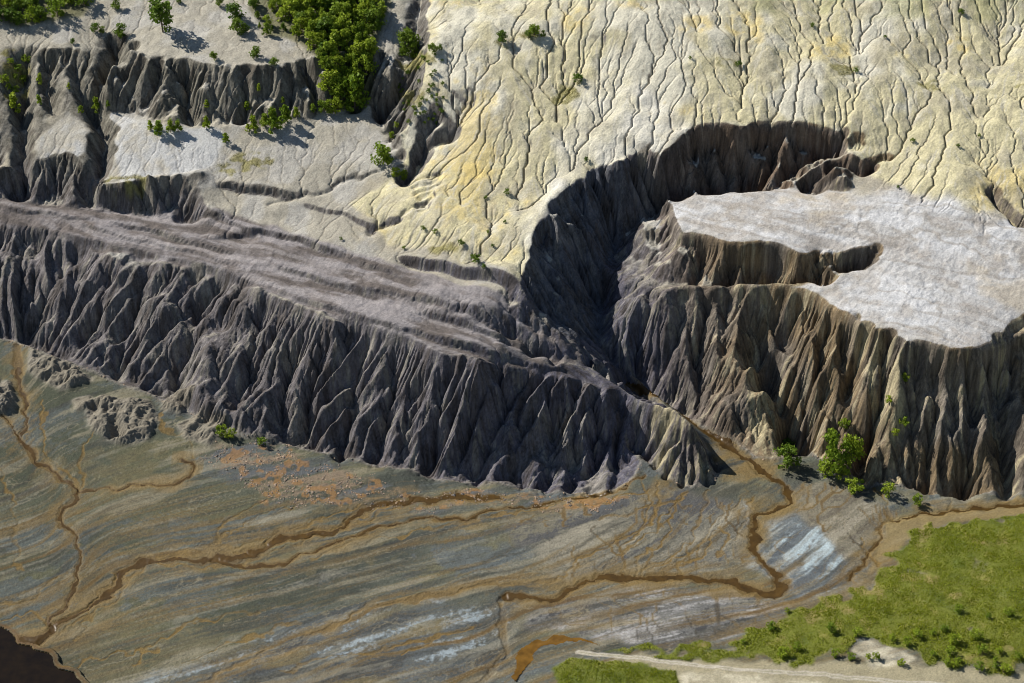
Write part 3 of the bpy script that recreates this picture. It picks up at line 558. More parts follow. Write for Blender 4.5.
mixm(blue * .85, (.115, .135, .150)); mixm(blue * sstep(-.3, 1.2, .5 * tB + .8 * f4_ + .3 * flow_f), (.34, .41, .44)); mixm(blue * sstep(.5, 1.5, -tB) * .6, (.055, .062, .07))
fanr = pmask([(790,490),(830,485),(880,500),(905,515),(880,530),(870,555),(850,570),(820,535),(800,508)], Zb, 10, X + WX * 2, Y + WY * 2)
mixm(fanr * .85, (.175, .155, .112)); mixm(fanr * sstep(.3, 1.5, tB + .6 * flow_f) * .8, (.26, .235, .18)); mixm(fanr * sstep(.4, 1.5, -tB + .5 * tD) * .7, (.09, .078, .06))
toe = blur(floor * blur((floor < .5).astype(f4), 10), 6); mixm(sstep(.02, .2, toe) * .7, (.115, .106, .098)); mixm(sstep(.02, .2, toe) * sstep(.2, 1.3, tD + .5 * tB) * .5, (.20, .185, .165))
pink = pmask([(190,455),(280,440),(330,465),(440,490),(560,494),(640,492),(600,508),(480,505),(380,508),(270,505)], Zb, 12, X + WX * 2.5, Y + WY * 2.5)
mixm(pink * sstep(.0, 1.2, tB + .4 * tD) * .75, (.20, .145, .10)); mixm(pink * sstep(.5, 1.4, -tB), (.09, .096, .10))
runm = np.clip(mid + fanr + .6 * isl + .5 * blue, 0, 1); run = run * runm
bw_ = np.clip(.25 + np.exp(-(np.minimum(CH['B'], CH['B2']) / 8) ** 2) + .7 * np.exp(-(CH['A'] / 6) ** 2) + .5 * np.exp(-(CH['C'] / 9) ** 2), 0, 1) * (1 - .7 * runm)
wv = sstep(-.9, .5, tC + .5 * tA); mixm(sstep(.55, 1.15, tr3) * .7, (.20, .188, .145)); mixm(sstep(.6, 1.2, tr2) * .7, (.038, .037, .030)); mixm(sstep(.5, 1.1, tr1) * np.clip(.35 + .5 * wv + .4 * bw_, 0, 1) * .72, (.140, .098, .040)); mixm(sstep(.95, 1.5, tr1) * .8, (.095, .056, .016)); mixm(sstep(.10, .03, np.abs(f2 - .9)) * .5, (.21, .185, .125)); mixm(sstep(.12, .03, np.abs(f4_ - .6)) * sstep(-.3, .8, tC) * bw_ * .6, (.155, .105, .040)); mixm(sstep(.12, .03, np.abs(f4_ + .8)) * .45, (.036, .036, .030)); mixm(sstep(1.1, 2.2, f4_) * .4, (.21, .195, .150))
rc1 = sstep(.05, .5, run); mixm(rc1 * sstep(-.8, .6, tA + .6 * mid) * .75, (.135, .090, .032)); mixm(rc1 * sstep(.2, .9, -tA) * .7, (.040, .036, .028)); mixm(sstep(.4, .9, run) * .5, (.085, .050, .016))
# rust coloured mud beside the water
rust = np.zeros_like(Z)
edge = np.zeros_like(Z); water0 = np.minimum.reduce([CH[k] for k in ('A', 'B', 'D', 'F', 'B2', 'A3')])
for k, q in CH.items(): edge = np.maximum(edge, sstep(1.4, .8, q) if k not in 'CE' else .6 * sstep(1.4, .6, q))
for k, q in CH.items(): rust = np.maximum(rust, np.exp(-(q / (3.2 if k not in 'AE' else 2.0)) ** 2))
mixm(rust * np.clip(.25 + .55 * tB, 0, .8), (.175, .118, .042))
mixm(np.clip(edge * (.75 + .35 * np.clip(tB, -1, 1)), 0, 1), (.120, .076, .022)); mixm(np.exp(-(water0 / 4.5) ** 2) * sstep(-.2, 1.0, f4_ + .5 * tB) * .6, (.155, .105, .036)); mixm(sstep(1.0, .5, water0) * .6, (.085, .050, .012))
ochre = pmask([(690,425),(715,438),(760,465),(792,485),(798,505),(770,520),(752,510),(735,490),(712,492),(690,492),(655,505),(640,500),(655,480),(718,470),(705,445)], Zb, 6, X + WX, Y + WY)
mixm(ochre * np.clip(.5 + .4 * tB, 0, .9), (.165, .112, .040))
band = pmask([(1150,500),(1024,503),(950,510),(905,516),(885,522),(880,545),(868,570),(895,558),(905,541),(925,531),(960,522),(1024,514),(1150,510)], Zb, 4, X + WX, Y + WY); mixm(band * .75, (.21, .155, .065)); mixm(band * sstep(.3, 1.2, -tB) * .6, (.12, .075, .025))
tf = sstep(-.6, .3, n6); mixm(sstep(1.5, .5, THIN + .5 * tB) * (.35 + .45 * tf), (.150, .095, .026))
orange = sstep(.75, 1.0, fbm(X, Y, 2.2, 3, 131) + .45 * pink) * pink; mixm(orange * .6, (.27, .14, .045))
sand = pmask([(850,648),(870,640),(892,645),(918,660),(900,668),(868,664)], Zb, 4, X + MX, Y + MY); sand = np.maximum(sand, pmask([(684,672),(760,674),(800,680),(860,690),(860,760),(690,760)], Zb, 6, X + MX, Y + MY))
verge = pmask([(640,656),(800,664),(900,662),(1024,672),(1150,660),(1150,790),(560,790),(600,664)], Zb, 8, X + MX, Y + MY)
mixm(verge * .85, (.30, .265, .17)); mixm(sand * (.6 + .4 * np.clip(n2, -1, 1)), (.44, .40, .30))
mixm(grass, (.13, .145, .02)); mixm(grass * sstep(.1, .6, n2), (.18, .175, .04)); mixm(grass * sstep(.35, .8, n6 + .3 * n2) * .7, (.22, .17, .07)); mixm(grass * sstep(.2, .8, -n6 + .4 * n2) * .6, (.07, .10, .018)); mixm(sstep(1.35, .85, TD + .25 * n2), (.38, .345, .28)); mixm(sstep(.4, .15, TD + .3 * n2) * .6, (.25, .23, .14))
mixm(near_pool * 2.5, (.10, .05, .015))
fm = (floor * (1 - .8 * rough))[..., None]; C = C * (1 - fm) + mud * fm
mixc(rough, (.15, .13, .098), .8); mixc(wood, (.10, .10, .04), .8)
dry = np.zeros_like(Z)
for uv in [[(215,172),(235,155),(262,150),(278,156),(262,170),(235,178)],[(552,96),(562,82),(582,82),(580,96),(562,104)],[(826,66),(842,60),(858,68),(845,76),(832,74)],[(912,82),(940,80),(952,85),(930,92)],[(1000,84),(1024,83),(1040,88),(1010,92)],
           [(706,62),(730,60),(742,66),(720,70)],[(490,44),(530,32),(545,38),(510,50)],[(425,250),(450,244),(468,248),(440,258)],[(0,52),(25,50),(30,80),(10,95),(0,80)],[(395,60),(430,50),(440,62),(410,72)],[(100,176),(150,174),(148,188),(110,188)],
           [(400,80),(425,90),(420,110),(400,105)]]:
    dry = np.maximum(dry, pmask(uv, Zb, 5, X + MX, Y + MY))
mixc(dry * sstep(-.4, .3, n2), (.22, .20, .06), .75)
water = np.full(Z.shape, 9.0, f4)
for k in 'ABDF': water = np.minimum(water, CH[k])
for k in ('A2', 'A3', 'B2'): water = np.minimum(water, CH[k] * 1.15)
water = np.where((water < 2) & (Z > 7), 9, water)
C *= (1 + .10 * n2 + (.07 + .08 * rock) * rng.standard_normal(Z.shape).astype(f4) + .16 * rock * norm(fbm(X, Y, 1.3, 3, 621, .7)))[..., None]; C = np.clip(C, .004, .9)
print('colour', time.time() - T0)

# ------------------------------------------------------------------ materials
def new_mat(name):
    m = bpy.data.materials.new(name); m.use_nodes = True; return m, m.node_tree, m.node_tree.nodes['Principled BSDF']
def ground_mat():
    m, t, b = new_mat('ground'); N = t.nodes
    a = N.new('ShaderNodeAttribute'); a.attribute_name = 'soil'
    g = N.new('ShaderNodeNewGeometry')
    n = N.new('ShaderNodeTexNoise'); n.inputs['Scale'].default_value = 2.2; n.inputs['Detail'].default_value = 7; n.inputs['Roughness'].default_value = .8
    t.links.new(g.outputs['Position'], n.inputs['Vector'])
    r = N.new('ShaderNodeMapRange'); r.inputs['From Min'].default_value = .25; r.inputs['From Max'].default_value = .75; r.inputs['To Min'].default_value = .62; r.inputs['To Max'].default_value = 1.38
    t.links.new(n.outputs['Fac'], r.inputs['Value'])
    x = N.new('ShaderNodeVectorMath'); x.operation = 'SCALE'
    t.links.new(a.outputs['Color'], x.inputs[0]); t.links.new(r.outputs['Result'], x.inputs['Scale']); t.links.new(x.outputs['Vector'], b.inputs['Base Color'])
    w = N.new('ShaderNodeAttribute'); w.attribute_name = 'wet'
    rr = N.new('ShaderNodeMapRange'); rr.inputs['To Min'].default_value = .95; rr.inputs['To Max'].default_value = .5
    t.links.new(w.outputs['Fac'], rr.inputs['Value']); t.links.new(rr.outputs['Result'], b.inputs['Roughness']); b.inputs['Specular IOR Level'].default_value = .25
    bp = N.new('ShaderNodeBump'); bp.inputs['Strength'].default_value = .8; bp.inputs['Distance'].default_value = .22
    n2_ = N.new('ShaderNodeTexNoise'); n2_.inputs['Scale'].default_value = .9; n2_.inputs['Detail'].default_value = 8; n2_.inputs['Roughness'].default_value = .75; t.links.new(g.outputs['Position'], n2_.inputs['Vector'])
    sm_ = N.new('ShaderNodeMath'); sm_.operation = 'MULTIPLY_ADD'; sm_.inputs[1].default_value = 1.6; t.links.new(n2_.outputs['Fac'], sm_.inputs[0]); t.links.new(n.outputs['Fac'], sm_.inputs[2]); t.links.new(sm_.outputs[0], bp.inputs['Height']); t.links.new(bp.outputs['Normal'], b.inputs['Normal'])
    return m
GROUND = ground_mat()
def water_mat(name, col, rough=.15):
    m, t, b = new_mat(name); N = t.nodes
    g = N.new('ShaderNodeNewGeometry'); n = N.new('ShaderNodeTexNoise'); n.inputs['Scale'].default_value = .5; n.inputs['Detail'].default_value = 5
    t.links.new(g.outputs['Position'], n.inputs['Vector'])
    cr = N.new('ShaderNodeValToRGB'); cr.color_ramp.elements[0].position = .3; cr.color_ramp.elements[1].position = .7
    cr.color_ramp.elements[0].color = tuple(c * .65 for c in col) + (1,); cr.color_ramp.elements[1].color = tuple(c * 1.25 for c in col) + (1,)
    t.links.new(n.outputs['Fac'], cr.inputs['Fac']); t.links.new(cr.outputs['Color'], b.inputs['Base Color']); b.inputs['Roughness'].default_value = rough
    b.inputs['Specular IOR Level'].default_value = .3
    return m

# ------------------------------------------------------------------ terrain meshes, one per piece of the setting
nzx, nzy = -np.gradient(Z, DX, axis=1), -np.gradient(Z, DX, axis=0); nl = np.sqrt(nzx ** 2 + nzy ** 2 + 1)
NRM = np.stack([nzx / nl, nzy / nl, 1 / nl], -1).astype(f4)
VERT = np.stack([X, Y, Z], -1).astype(f4)
wet = np.clip(rust * .6 + floor * .25, 0, 1).astype(f4)
# the one sheet: grid plus rings that run out to the horizon
KIND = np.zeros(Z.shape, np.int8)
KIND[cream > .5] = 1; KIND[bench > .5] = 2; KIND[plat > .5] = 3
KIND[rock > .5] = 4; KIND[(rock > .3) & (gorge > .5)] = 5; KIND[floor > .5] = 6; KIND[grass > .5] = 7; KIND[(TD < 1.1)] = 8
NAMES = ['spoil_plateau', 'rilled_slope', 'terraced_bench', 'grey_plateau', 'gullied_cliff', 'ravine_wall', 'mud_flat', 'grassy_bank', 'gravel_track']
LAB = ['pale spoil ground of the upper left plateau and fans', 'cream slope cut by branching rills', 'grey brown terraces above the dark cliff', 'pale grey plateau beside the ravine', 'dark gullied cliffs',
       'dark wall of the curved ravine', 'grey and ochre mud flat with rust coloured streams', 'green grassy bank in the lower right', 'pale gravel track along the bottom edge']
fi = np.arange((NY - 1) * (NX - 1)); fj = fi // (NX - 1); fi = fi % (NX - 1)
q0 = fj * NX + fi; QUADS = np.stack([q0, q0 + 1, q0 + NX + 1, q0 + NX], -1)
FK = KIND[:-1, :-1].ravel()
def mesh_from(name, quads, vert, nrm, col, wt, mat):
    used = np.unique(quads); mp = np.zeros(len(vert), np.int64); mp[used] = np.arange(len(used)); q = mp[quads]
    me = bpy.data.meshes.new(name); me.vertices.add(len(used)); me.vertices.foreach_set('co', vert[used].astype(f4).ravel())
    me.loops.add(q.size); me.loops.foreach_set('vertex_index', q.ravel().astype(np.int32))
    me.polygons.add(len(q)); me.polygons.foreach_set('loop_start', (np.arange(len(q)) * 4).astype(np.int32)); me.polygons.foreach_set('loop_total', np.full(len(q), 4, np.int32))
    me.update(calc_edges=True); me.polygons.foreach_set('use_smooth', np.ones(len(q), bool))
    if col is not None:
        a = me.attributes.new('soil', 'FLOAT_COLOR', 'POINT'); a.data.foreach_set('color', np.c_[col[used], np.ones(len(used))].astype(f4).ravel())
        a = me.attributes.new('wet', 'FLOAT', 'POINT'); a.data.foreach_set('value', wt[used].astype(f4))
    if nrm is not None: me.normals_split_custom_set_from_vertices(nrm[used].tolist())
    me.materials.append(mat)
    o = bpy.data.objects.new(name, me); scene.collection.objects.link(o); return o
def structure(o, label=None):
    o['kind'] = 'structure'
    if label: o['label'] = label
    return o
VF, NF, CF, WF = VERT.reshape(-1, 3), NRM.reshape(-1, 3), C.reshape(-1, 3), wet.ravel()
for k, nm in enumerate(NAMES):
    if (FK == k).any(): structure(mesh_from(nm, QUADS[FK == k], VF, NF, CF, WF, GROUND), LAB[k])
# outer ground: rings growing outward from the grid's border
bi = np.concatenate([np.arange(0, NX - 1, 4), NX - 1 + NX * np.arange(0, NY - 1, 4), (NY - 1) * NX + np.arange(NX - 1, 0, -4), NX * np.arange(NY - 1, 0, -4)])
bv = VF[bi]; bc = CF[bi]; cxy = np.array([0, -5, 0]); rv = [bv]; rc_ = [bc]; avg = bc.mean(0)
for s in [1.03, 1.1, 1.25, 1.6, 2.4, 5, 12, 30]:
    p = cxy + (bv - cxy) * [s, s, 0]; f = min(1, (s - 1) * .8); p[:, 2] = bv[:, 2] * (1 - f) + 30 * f + np.sin(p[:, 0] * .07) * np.sin(p[:, 1] * .05) * min(4, (s - 1) * 20); rv.append(p); rc_.append(bc * (1 - f) + avg * f)
n = len(bi); rv = np.concatenate(rv); rc_ = np.concatenate(rc_); oq = []
for r in range(8):
    a = r * n + np.arange(n); b = r * n + (np.arange(n) + 1) % n; oq.append(np.stack([a, a + n, b + n, b], -1))
structure(mesh_from('surrounding_ground', np.concatenate(oq), rv, None, rc_, np.zeros(len(rv)), GROUND), 'open spoil ground around the pit')
# water
WATER_BROWN = water_mat('rusty_water', (.058, .031, .005), .4)
wq = (water + .25 * n2 < .62) & (pool < .3)
fm_ = (wq[:-1, :-1] & wq[1:, 1:] & wq[1:, :-1] & wq[:-1, 1:]).ravel()
VW = VF.copy(); VW[:, 2] += .05
structure(mesh_from('stream', QUADS[fm_], VW, None, None, None, WATER_BROWN), 'rust brown streams braiding over the mud flat')
pq = (pond > .5); fm_ = (pq[:-1, :-1] & pq[1:, 1:]).ravel()
VP = VF.copy(); VP[:, 2] = np.median(Z[pq]) + .05 if pq.any() else 0; VP[:, 2] = np.maximum(VP[:, 2], VF[:, 2] + .02)
structure(mesh_from('pond', QUADS[fm_], VP, None, None, None, water_mat('orange_water', (.13, .066, .010), .2)), 'small orange pond near the bottom edge')
pw = (blur(pool, 4) > .05); fm_ = (pw[:-1, :-1]).ravel(); VP = VF.copy(); VP[:, 2] = -2.95
structure(mesh_from('pool', QUADS[fm_], VP, None, None, None, water_mat('dark_water', (.011, .0065, .002), .12)), 'dark brown pool in the lower left corner')
print('terrain meshes', time.time() - T0)

# ------------------------------------------------------------------ vegetation and loose stones
def leaf_mat(name, c1, c2):
    m, t, b = new_mat(name); N = t.nodes
    oi = N.new('ShaderNodeObjectInfo'); g = N.new('ShaderNodeNewGeometry'); n = N.new('ShaderNodeTexNoise'); n.inputs['Scale'].default_value = 1.1; n.inputs['Detail'].default_value = 3
    t.links.new(g.outputs['Position'], n.inputs['Vector'])
    ad = N.new('ShaderNodeMath'); ad.operation = 'MULTIPLY_ADD'; ad.inputs[1].default_value = .6; t.links.new(oi.outputs['Random'], ad.inputs[0])
    sc = N.new('ShaderNodeMath'); sc.operation = 'MULTIPLY_ADD'; sc.inputs[1].default_value = 1.1; sc.inputs[2].default_value = -.35
    t.links.new(n.outputs['Fac'], sc.inputs[0]); t.links.new(sc.outputs[0], ad.inputs[2])
    cr = N.new('ShaderNodeValToRGB'); cr.color_ramp.elements[0].color = c1 + (1,); cr.color_ramp.elements[1].color = c2 + (1,)
    t.links.new(ad.outputs[0], cr.inputs['Fac']); t.links.new(cr.outputs['Color'], b.inputs['Base Color']); b.inputs['Roughness'].default_value = .6; b.inputs['Specular IOR Level'].default_value = .2
    tr = N.new('ShaderNodeBsdfTranslucent'); t.links.new(cr.outputs['Color'], tr.inputs['Color']); mx = N.new('ShaderNodeMixShader'); mx.inputs[0].default_value = .3
    t.links.new(b.outputs[0], mx.inputs[1]); t.links.new(tr.outputs[0], mx.inputs[2]); t.links.new(mx.outputs[0], N['Material Output'].inputs['Surface'])
    return m
LEAF = leaf_mat('leaves', (.10, .18, .012), (.36, .43, .035)); LEAF_DARK = leaf_mat('dark_leaves', (.05, .11, .010), (.18, .25, .022)); LEAF_DRY = leaf_mat('dry_grass', (.14, .12, .025), (.28, .24, .07))
GRASSM = leaf_mat('grass_blades', (.11, .165, .010), (.36, .38, .03))
BARK, _t, _b = new_mat('bark'); _n = _t.nodes.new('ShaderNodeTexNoise'); _n.inputs['Scale'].default_value = 6; _r = _t.nodes.new('ShaderNodeValToRGB')
_r.color_ramp.elements[0].color = (.05, .035, .025, 1); _r.color_ramp.elements[1].color = (.16, .13, .10, 1); _t.links.new(_n.outputs['Fac'], _r.inputs['Fac']); _t.links.new(_r.outputs['Color'], _b.inputs['Base Color']); _b.inputs['Roughness'].default_value = .9
def pydata(name, v, f, mat):
    me = bpy.data.meshes.new(name); me.from_pydata(v, [], f); me.update(); me.materials.append(mat); return me
def tube(v, f, p, q, r0, r1, n=6):
    p = Vector(p); q = Vector(q); d = (q - p).normalized(); a = d.orthogonal().normalized(); b = d.cross(a); k = len(v)
    for c, r in ((p, r0), (q, r1)):
        for i in range(n): t = 2 * math.pi * i / n; v.append(tuple(c + a * (r * math.cos(t)) + b * (r * math.sin(t))))
    for i in range(n): f.append((k + i, k + (i + 1) % n, k + n + (i + 1) % n, k + n + i))
def make_tree_meshes(kind, rnd):
    """unit tree, 1 m tall: (trunk mesh, crown mesh)"""
    v, f = [], []; w = .34 if kind == 'cone' else .52 if kind == 'round' else .62
    tube(v, f, (0, 0, -.06), (rnd.uniform(-.02, .02), rnd.uniform(-.02, .02), .35), .030, .022); tube(v, f, (v[-1][0], v[-1][1], .33), (0, 0, .88), .022, .006)
    tips = []
    for i in range(16 if kind == 'cone' else 20):
        h = rnd.uniform(.10, .92); a = rnd.uniform(0, 6.283)
        if kind == 'cone': rad = w * (1.03 - h) ** .8 * rnd.uniform(.55, 1.1)
        else: rad = w * math.sqrt(max(.05, 1 - ((h - .5) / .52) ** 2)) * rnd.uniform(.5, 1.1) * .8
        z1 = h + rnd.uniform(.0, .07); tip = (rad * math.cos(a), rad * math.sin(a), z1); tips.append(tip)
        tube(v, f, (0, 0, max(.04, h - rad * .5)), tip, .012, .003, 4)
    tr = pydata('trunk', v, f, BARK); v, f = [], []
    tips += [(0, 0, .95), (0, 0, .82), (.04, 0, .7), (-.03, .05, .55), (0, -.05, .4)]
    for c in tips:
        cl = rnd.uniform(.09, .17) * (1.0 if kind == 'cone' else 1.25)
        for k in range(30):
            u = Vector((rnd.gauss(0, 1), rnd.gauss(0, 1), rnd.gauss(0, .8))).normalized() * cl * rnd.random() ** .4
            p = Vector(c) + u; p.z = max(p.z, .02); n = Vector((rnd.gauss(0, 1), rnd.gauss(0, 1), rnd.gauss(.5, 1))).normalized(); a = n.orthogonal().normalized(); b = n.cross(a); s_ = rnd.uniform(.04, .08); i0 = len(v)
            v += [tuple(p - a * s_), tuple(p + b * s_ * .6), tuple(p + a * s_), tuple(p - b * s_ * .6)]; f.append((i0, i0 + 1, i0 + 2, i0 + 3))
    return tr, v, f
rnd = random.Random(5); TREES = {}
for kind in ('cone', 'round', 'bush'):
    for mname, lm in (('mid', LEAF), ('dark', LEAF_DARK)):
        for i in range(3):
            tr, v, f = make_tree_meshes(kind, rnd); TREES[kind, mname, i] = (tr, pydata('crown', v, f, lm))
ORD = ['first', 'second', 'third', 'fourth', 'fifth', 'sixth', 'seventh', 'eighth', 'ninth', 'tenth', 'eleventh', 'twelfth', 'thirteenth', 'fourteenth', 'fifteenth', 'sixteenth', 'seventeenth', 'eighteenth', 'nineteenth', 'twentieth',
       'twenty-first', 'twenty-second', 'twenty-third', 'twenty-fourth', 'twenty-fifth', 'twenty-sixth', 'twenty-seventh', 'twenty-eighth', 'twenty-ninth', 'thirtieth', 'thirty-first', 'thirty-second', 'thirty-third', 'thirty-fourth', 'thirty-fifth', 'thirty-sixth']
def mpp(p): return float(np.linalg.norm(np.array(p) - CAM)) / FPX
def plant(p, hpx, kind, tone, label, group=None, wide=1.0, small=False):
    h = hpx * mpp(p) / math.cos(math.atan2(CAM[2] - p[2], p[1] - CAM[1])); i = rnd.randrange(3); tr, cr = TREES[kind, tone, i]
    shrub = kind == 'bush'; nm = 'shrub' if shrub else 'tree'
    if small:
        o = bpy.data.objects.new(nm, cr); scene.collection.objects.link(o)
    else:
        o = bpy.data.objects.new(nm, None); scene.collection.objects.link(o); o.empty_display_size = .2
        for nme, me in (('stem' if shrub else 'trunk', tr), ('foliage' if shrub else 'crown', cr)):
            c = bpy.data.objects.new(nme, me); scene.collection.objects.link(c); c.parent = o
    o.location = (p[0], p[1], p[2] - .02); wd = h * wide * rnd.uniform(.9, 1.1); o.scale = (wd, wd, h); o.rotation_euler = (rnd.gauss(0, .04), rnd.gauss(0, .04), rnd.uniform(0, 6.28))
    o['label'] = label; o['category'] = 'shrub' if shrub else 'tree'
    if group: o['group'] = group
    return o
def row(spec, kind, tone, fmt, group, small=False):
    spec = sorted(spec); P = hit([(a[0], a[1]) for a in spec], Z)
    for i, (a, p) in enumerate(zip(spec, P)): plant(p, a[2], kind, tone, fmt.format(ORD[i]) if '{}' in fmt else fmt, group, a[3] if len(a) > 3 else 1.0, small)
def one(u, v, h, kind, tone, label, wide=1.0): plant(hit([(u, v)], Z)[0], h, kind, tone, label, None, wide)
row([(151,130,9),(160,135,14),(171,133,12),(178,132,11),(207,129,12),(226,143,10),(248,132,8),(254,131,14),(265,127,13),(274,130,20),(285,124,18),(297,118,10)], 'cone', 'mid', '{} sapling from the left in the row below the upper grey cliff', 'saplings below the upper cliff')
row([(15,111,16),(40,83,9),(40,105,9),(69,88,5),(81,114,8),(97,111,12),(108,107,6)], 'cone', 'mid', '{} sapling from the left among the rugged gullies at far left', 'saplings in the left gullies')
row([(207,108,8),(248,110,9),(259,91,7),(283,103,6)], 'cone', 'mid', '{} small sapling from the left growing on the upper grey cliff face', 'saplings on the upper cliff face')
one(163,32,32,'round','dark','large solitary bushy tree on the pale upper left plateau', .78)
row([(73,44,5),(95,32,8),(102,33,6),(116,9,10),(120,37,12),(179,3,5),(214,60,8),(220,6,8),(236,20,16),(238,34,14),(246,32,8),(253,9,10),(255,57,10),(274,67,9)], 'round', 'dark', '{} small tree from the left on the pale upper left plateau', 'small trees on the upper plateau')
one(355,113,34,'round','mid','large bright green tree at the lower tip of the wood', .85)
row([(322,111,10),(338,112,14),(330,112,11),(312,112,7)], 'round', 'mid', '{} low tree from the left beside the large tree at the tip of the wood', 'low trees at the tip of the wood')
row([(410,50,20),(415,57,14),(406,56,12),(433,53,9),(440,50,6)], 'round', 'dark', '{} dark tree from the left in the gully between wood and cream slope', 'dark trees in the gully')
row([(502,42,10),(528,38,8),(534,37,12),(543,37,6)], 'round', 'dark', '{} dark shrubby tree from the left near the top of the cream slope', 'dark trees high on the cream slope')
row([(383,164,18),(387,158,10),(396,127,5),(396,176,8),(404,179,8),(392,138,6)], 'round', 'mid', '{} green tree from the left in the dark gully fan at the plain edge', 'trees in the gully fan')
# the wood and the scrub: too alike to tell apart
def fill(uv, n, hr, kind, tones, label, group, mind):
    got = []; k = 0; us = [a[0] for a in uv]; vs_ = [a[1] for a in uv]
    while len(got) < n and k < 6000:
        k += 1; u = rnd.uniform(min(us), max(us)); v = rnd.uniform(max(-25, min(vs_)), max(vs_))
        if not poly_mask(uv, np.array([[u]]), np.array([[v]]))[0, 0] or any((u - a) ** 2 + 2 * (v - b) ** 2 < mind * mind for a, b in got): continue
        got.append((u, v))
    cu, cv = (min(us) + max(us)) / 2, (max(-5, min(vs_)) + max(vs_)) / 2; du, dv = (max(us) - min(us)) / 2, (max(vs_) - max(-5, min(vs_))) / 2; lab = {}
    for (u, v), p in zip(got, hit(got, Z)):
        hp = rnd.uniform(*hr); kd = rnd.choice(kind); tn = rnd.choice(tones)
        big = 'tall' if hp > hr[0] + .66 * (hr[1] - hr[0]) else 'low' if hp < hr[0] + .33 * (hr[1] - hr[0]) else 'middling'
        where = ('upper' if v < cv - dv / 3 else 'lower' if v > cv + dv / 3 else 'middle') + ' ' + ('left' if u < cu - du / 3 else 'right' if u > cu + du / 3 else 'centre')
        o_ = plant(p, hp, kd, tn, '%s %s %s %s, %s part' % (big, 'dark' if tn == 'dark' else 'bright', {'cone': 'pointed', 'round': 'rounded', 'bush': 'spreading'}[kd], label, where), group, rnd.uniform(.85, 1.2)); lab.setdefault(o_['label'], []).append((u, len(lab), o_))
    for l_, q in lab.items():
        if len(q) > 1:
            for i_, (u, _k, o_) in enumerate(sorted(q, key=lambda a: a[0])): o_['label'] = l_ + ', ' + ORD[i_] + ' from left'
fill([(280,-25),(276,5),(292,30),(312,44),(322,70),(334,98),(352,106),(366,90),(370,62),(374,40),(386,12),(396,-25)], 130, (8, 18), ('round', 'round', 'cone'), ('mid', 'mid', 'mid', 'dark'), 'tree in the wood at top edge', 'trees of the wood at the top edge', 6.5)
fill([(252,-25),(254,22),(268,38),(300,46),(292,28),(276,5),(280,-25)], 20, (5, 12), ('round', 'cone'), ('mid', 'dark'), 'tree on left fringe of top wood', 'small trees fringing the wood', 7)
fill([(-30,-25),(-30,16),(0,22),(24,27),(48,26),(70,20),(84,12),(90,-25)], 46, (8, 17), ('bush', 'round'), ('dark', 'dark', 'mid'), 'tree in top left corner thicket', 'thicket at the top left corner', 7)
fill([(2,55),(26,50),(30,85),(12,98),(2,90)], 8, (4, 8), ('bush',), ('mid',), 'shrub on slope below corner thicket', 'shrubs below the corner thicket', 6)
# foot of the right cliff
one(832,470,34,'round','mid','largest light green tree at the foot of the right cliff', .7); one(850,464,26,'round','mid','second light green tree touching the largest tree under the right cliff', .8)
row([(825,477,14),(841,478,12),(854,491,12),(888,495,11),(917,504,8)], 'bush', 'mid', '{} green bush from the left on the mud below the right cliff', 'bushes below the right cliff')
row([(787,466,18),(788,449,10)], 'bush', 'dark', '{} dark bush from the left at the tip of the buttress beside the stream', 'bushes at the buttress tip')
row([(844,427,8),(889,402,6),(895,435,6),(904,380,7),(904,425,8)], 'bush', 'mid', '{} small bush from the left clinging to the right cliff ribs', 'bushes on the right cliff', True)
row([(222,434,8),(230,438,9),(262,445,7)], 'bush', 'mid', '{} bright green bush from the left at the foot of the left cliff', 'bushes below the left cliff')
row([(341,240,3),(404,249,3),(423,230,4),(435,233,4),(461,245,5),(476,262,8),(484,268,4),(486,199,3),(488,233,3),(493,247,3),(505,223,3),(507,194,5)], 'bush', 'dark', '{} tiny shrub from the left on the lower cream fan', 'tiny shrubs on the cream fan', True)
row([(578,82,8),(586,161,4),(690,59,3),(739,66,5),(812,27,4),(856,72,4),(885,38,3),(898,188,3),(912,142,4),(958,147,3),(961,14,5),(979,137,3)], 'bush', 'dark', '{} tiny shrub from the left on the big rilled slope', 'tiny shrubs on the rilled slope', True)
fill_small = [(rnd.uniform(398, 445), rnd.uniform(55, 125)) for _ in range(46)]
for p in hit(fill_small, Z): plant(p, rnd.uniform(2, 4), 'bush', 'dark', 'tiny shrub dotted over the slope right of the wood', 'tiny shrubs right of the wood', 1.0, True)
row([(a_, b_, c_ * .72) for a_, b_, c_ in [(743,643,5),(771,629,9),(783,656,11),(787,612,5),(797,650,9),(831,632,10),(835,656,8),(851,659,8),(857,635,9),(868,659,6),(876,659,8),(892,641,8),(901,665,7),(907,644,9),(917,637,9),(933,634,7),(933,656,7),(944,631,7),(947,666,8),
     (950,654,10),(954,643,12),(955,667,7),(958,612,9),(958,662,6),(976,638,11),(979,670,9),(982,653,11),(988,618,6),(995,662,6),(995,668,6),(999,653,7),(1004,670,8),(1008,615,10),(1008,672,8),(1018,659,8)]], 'bush', 'mid', '{} young shrub from the left on the grassy bank at lower right', 'young shrubs on the grassy bank')
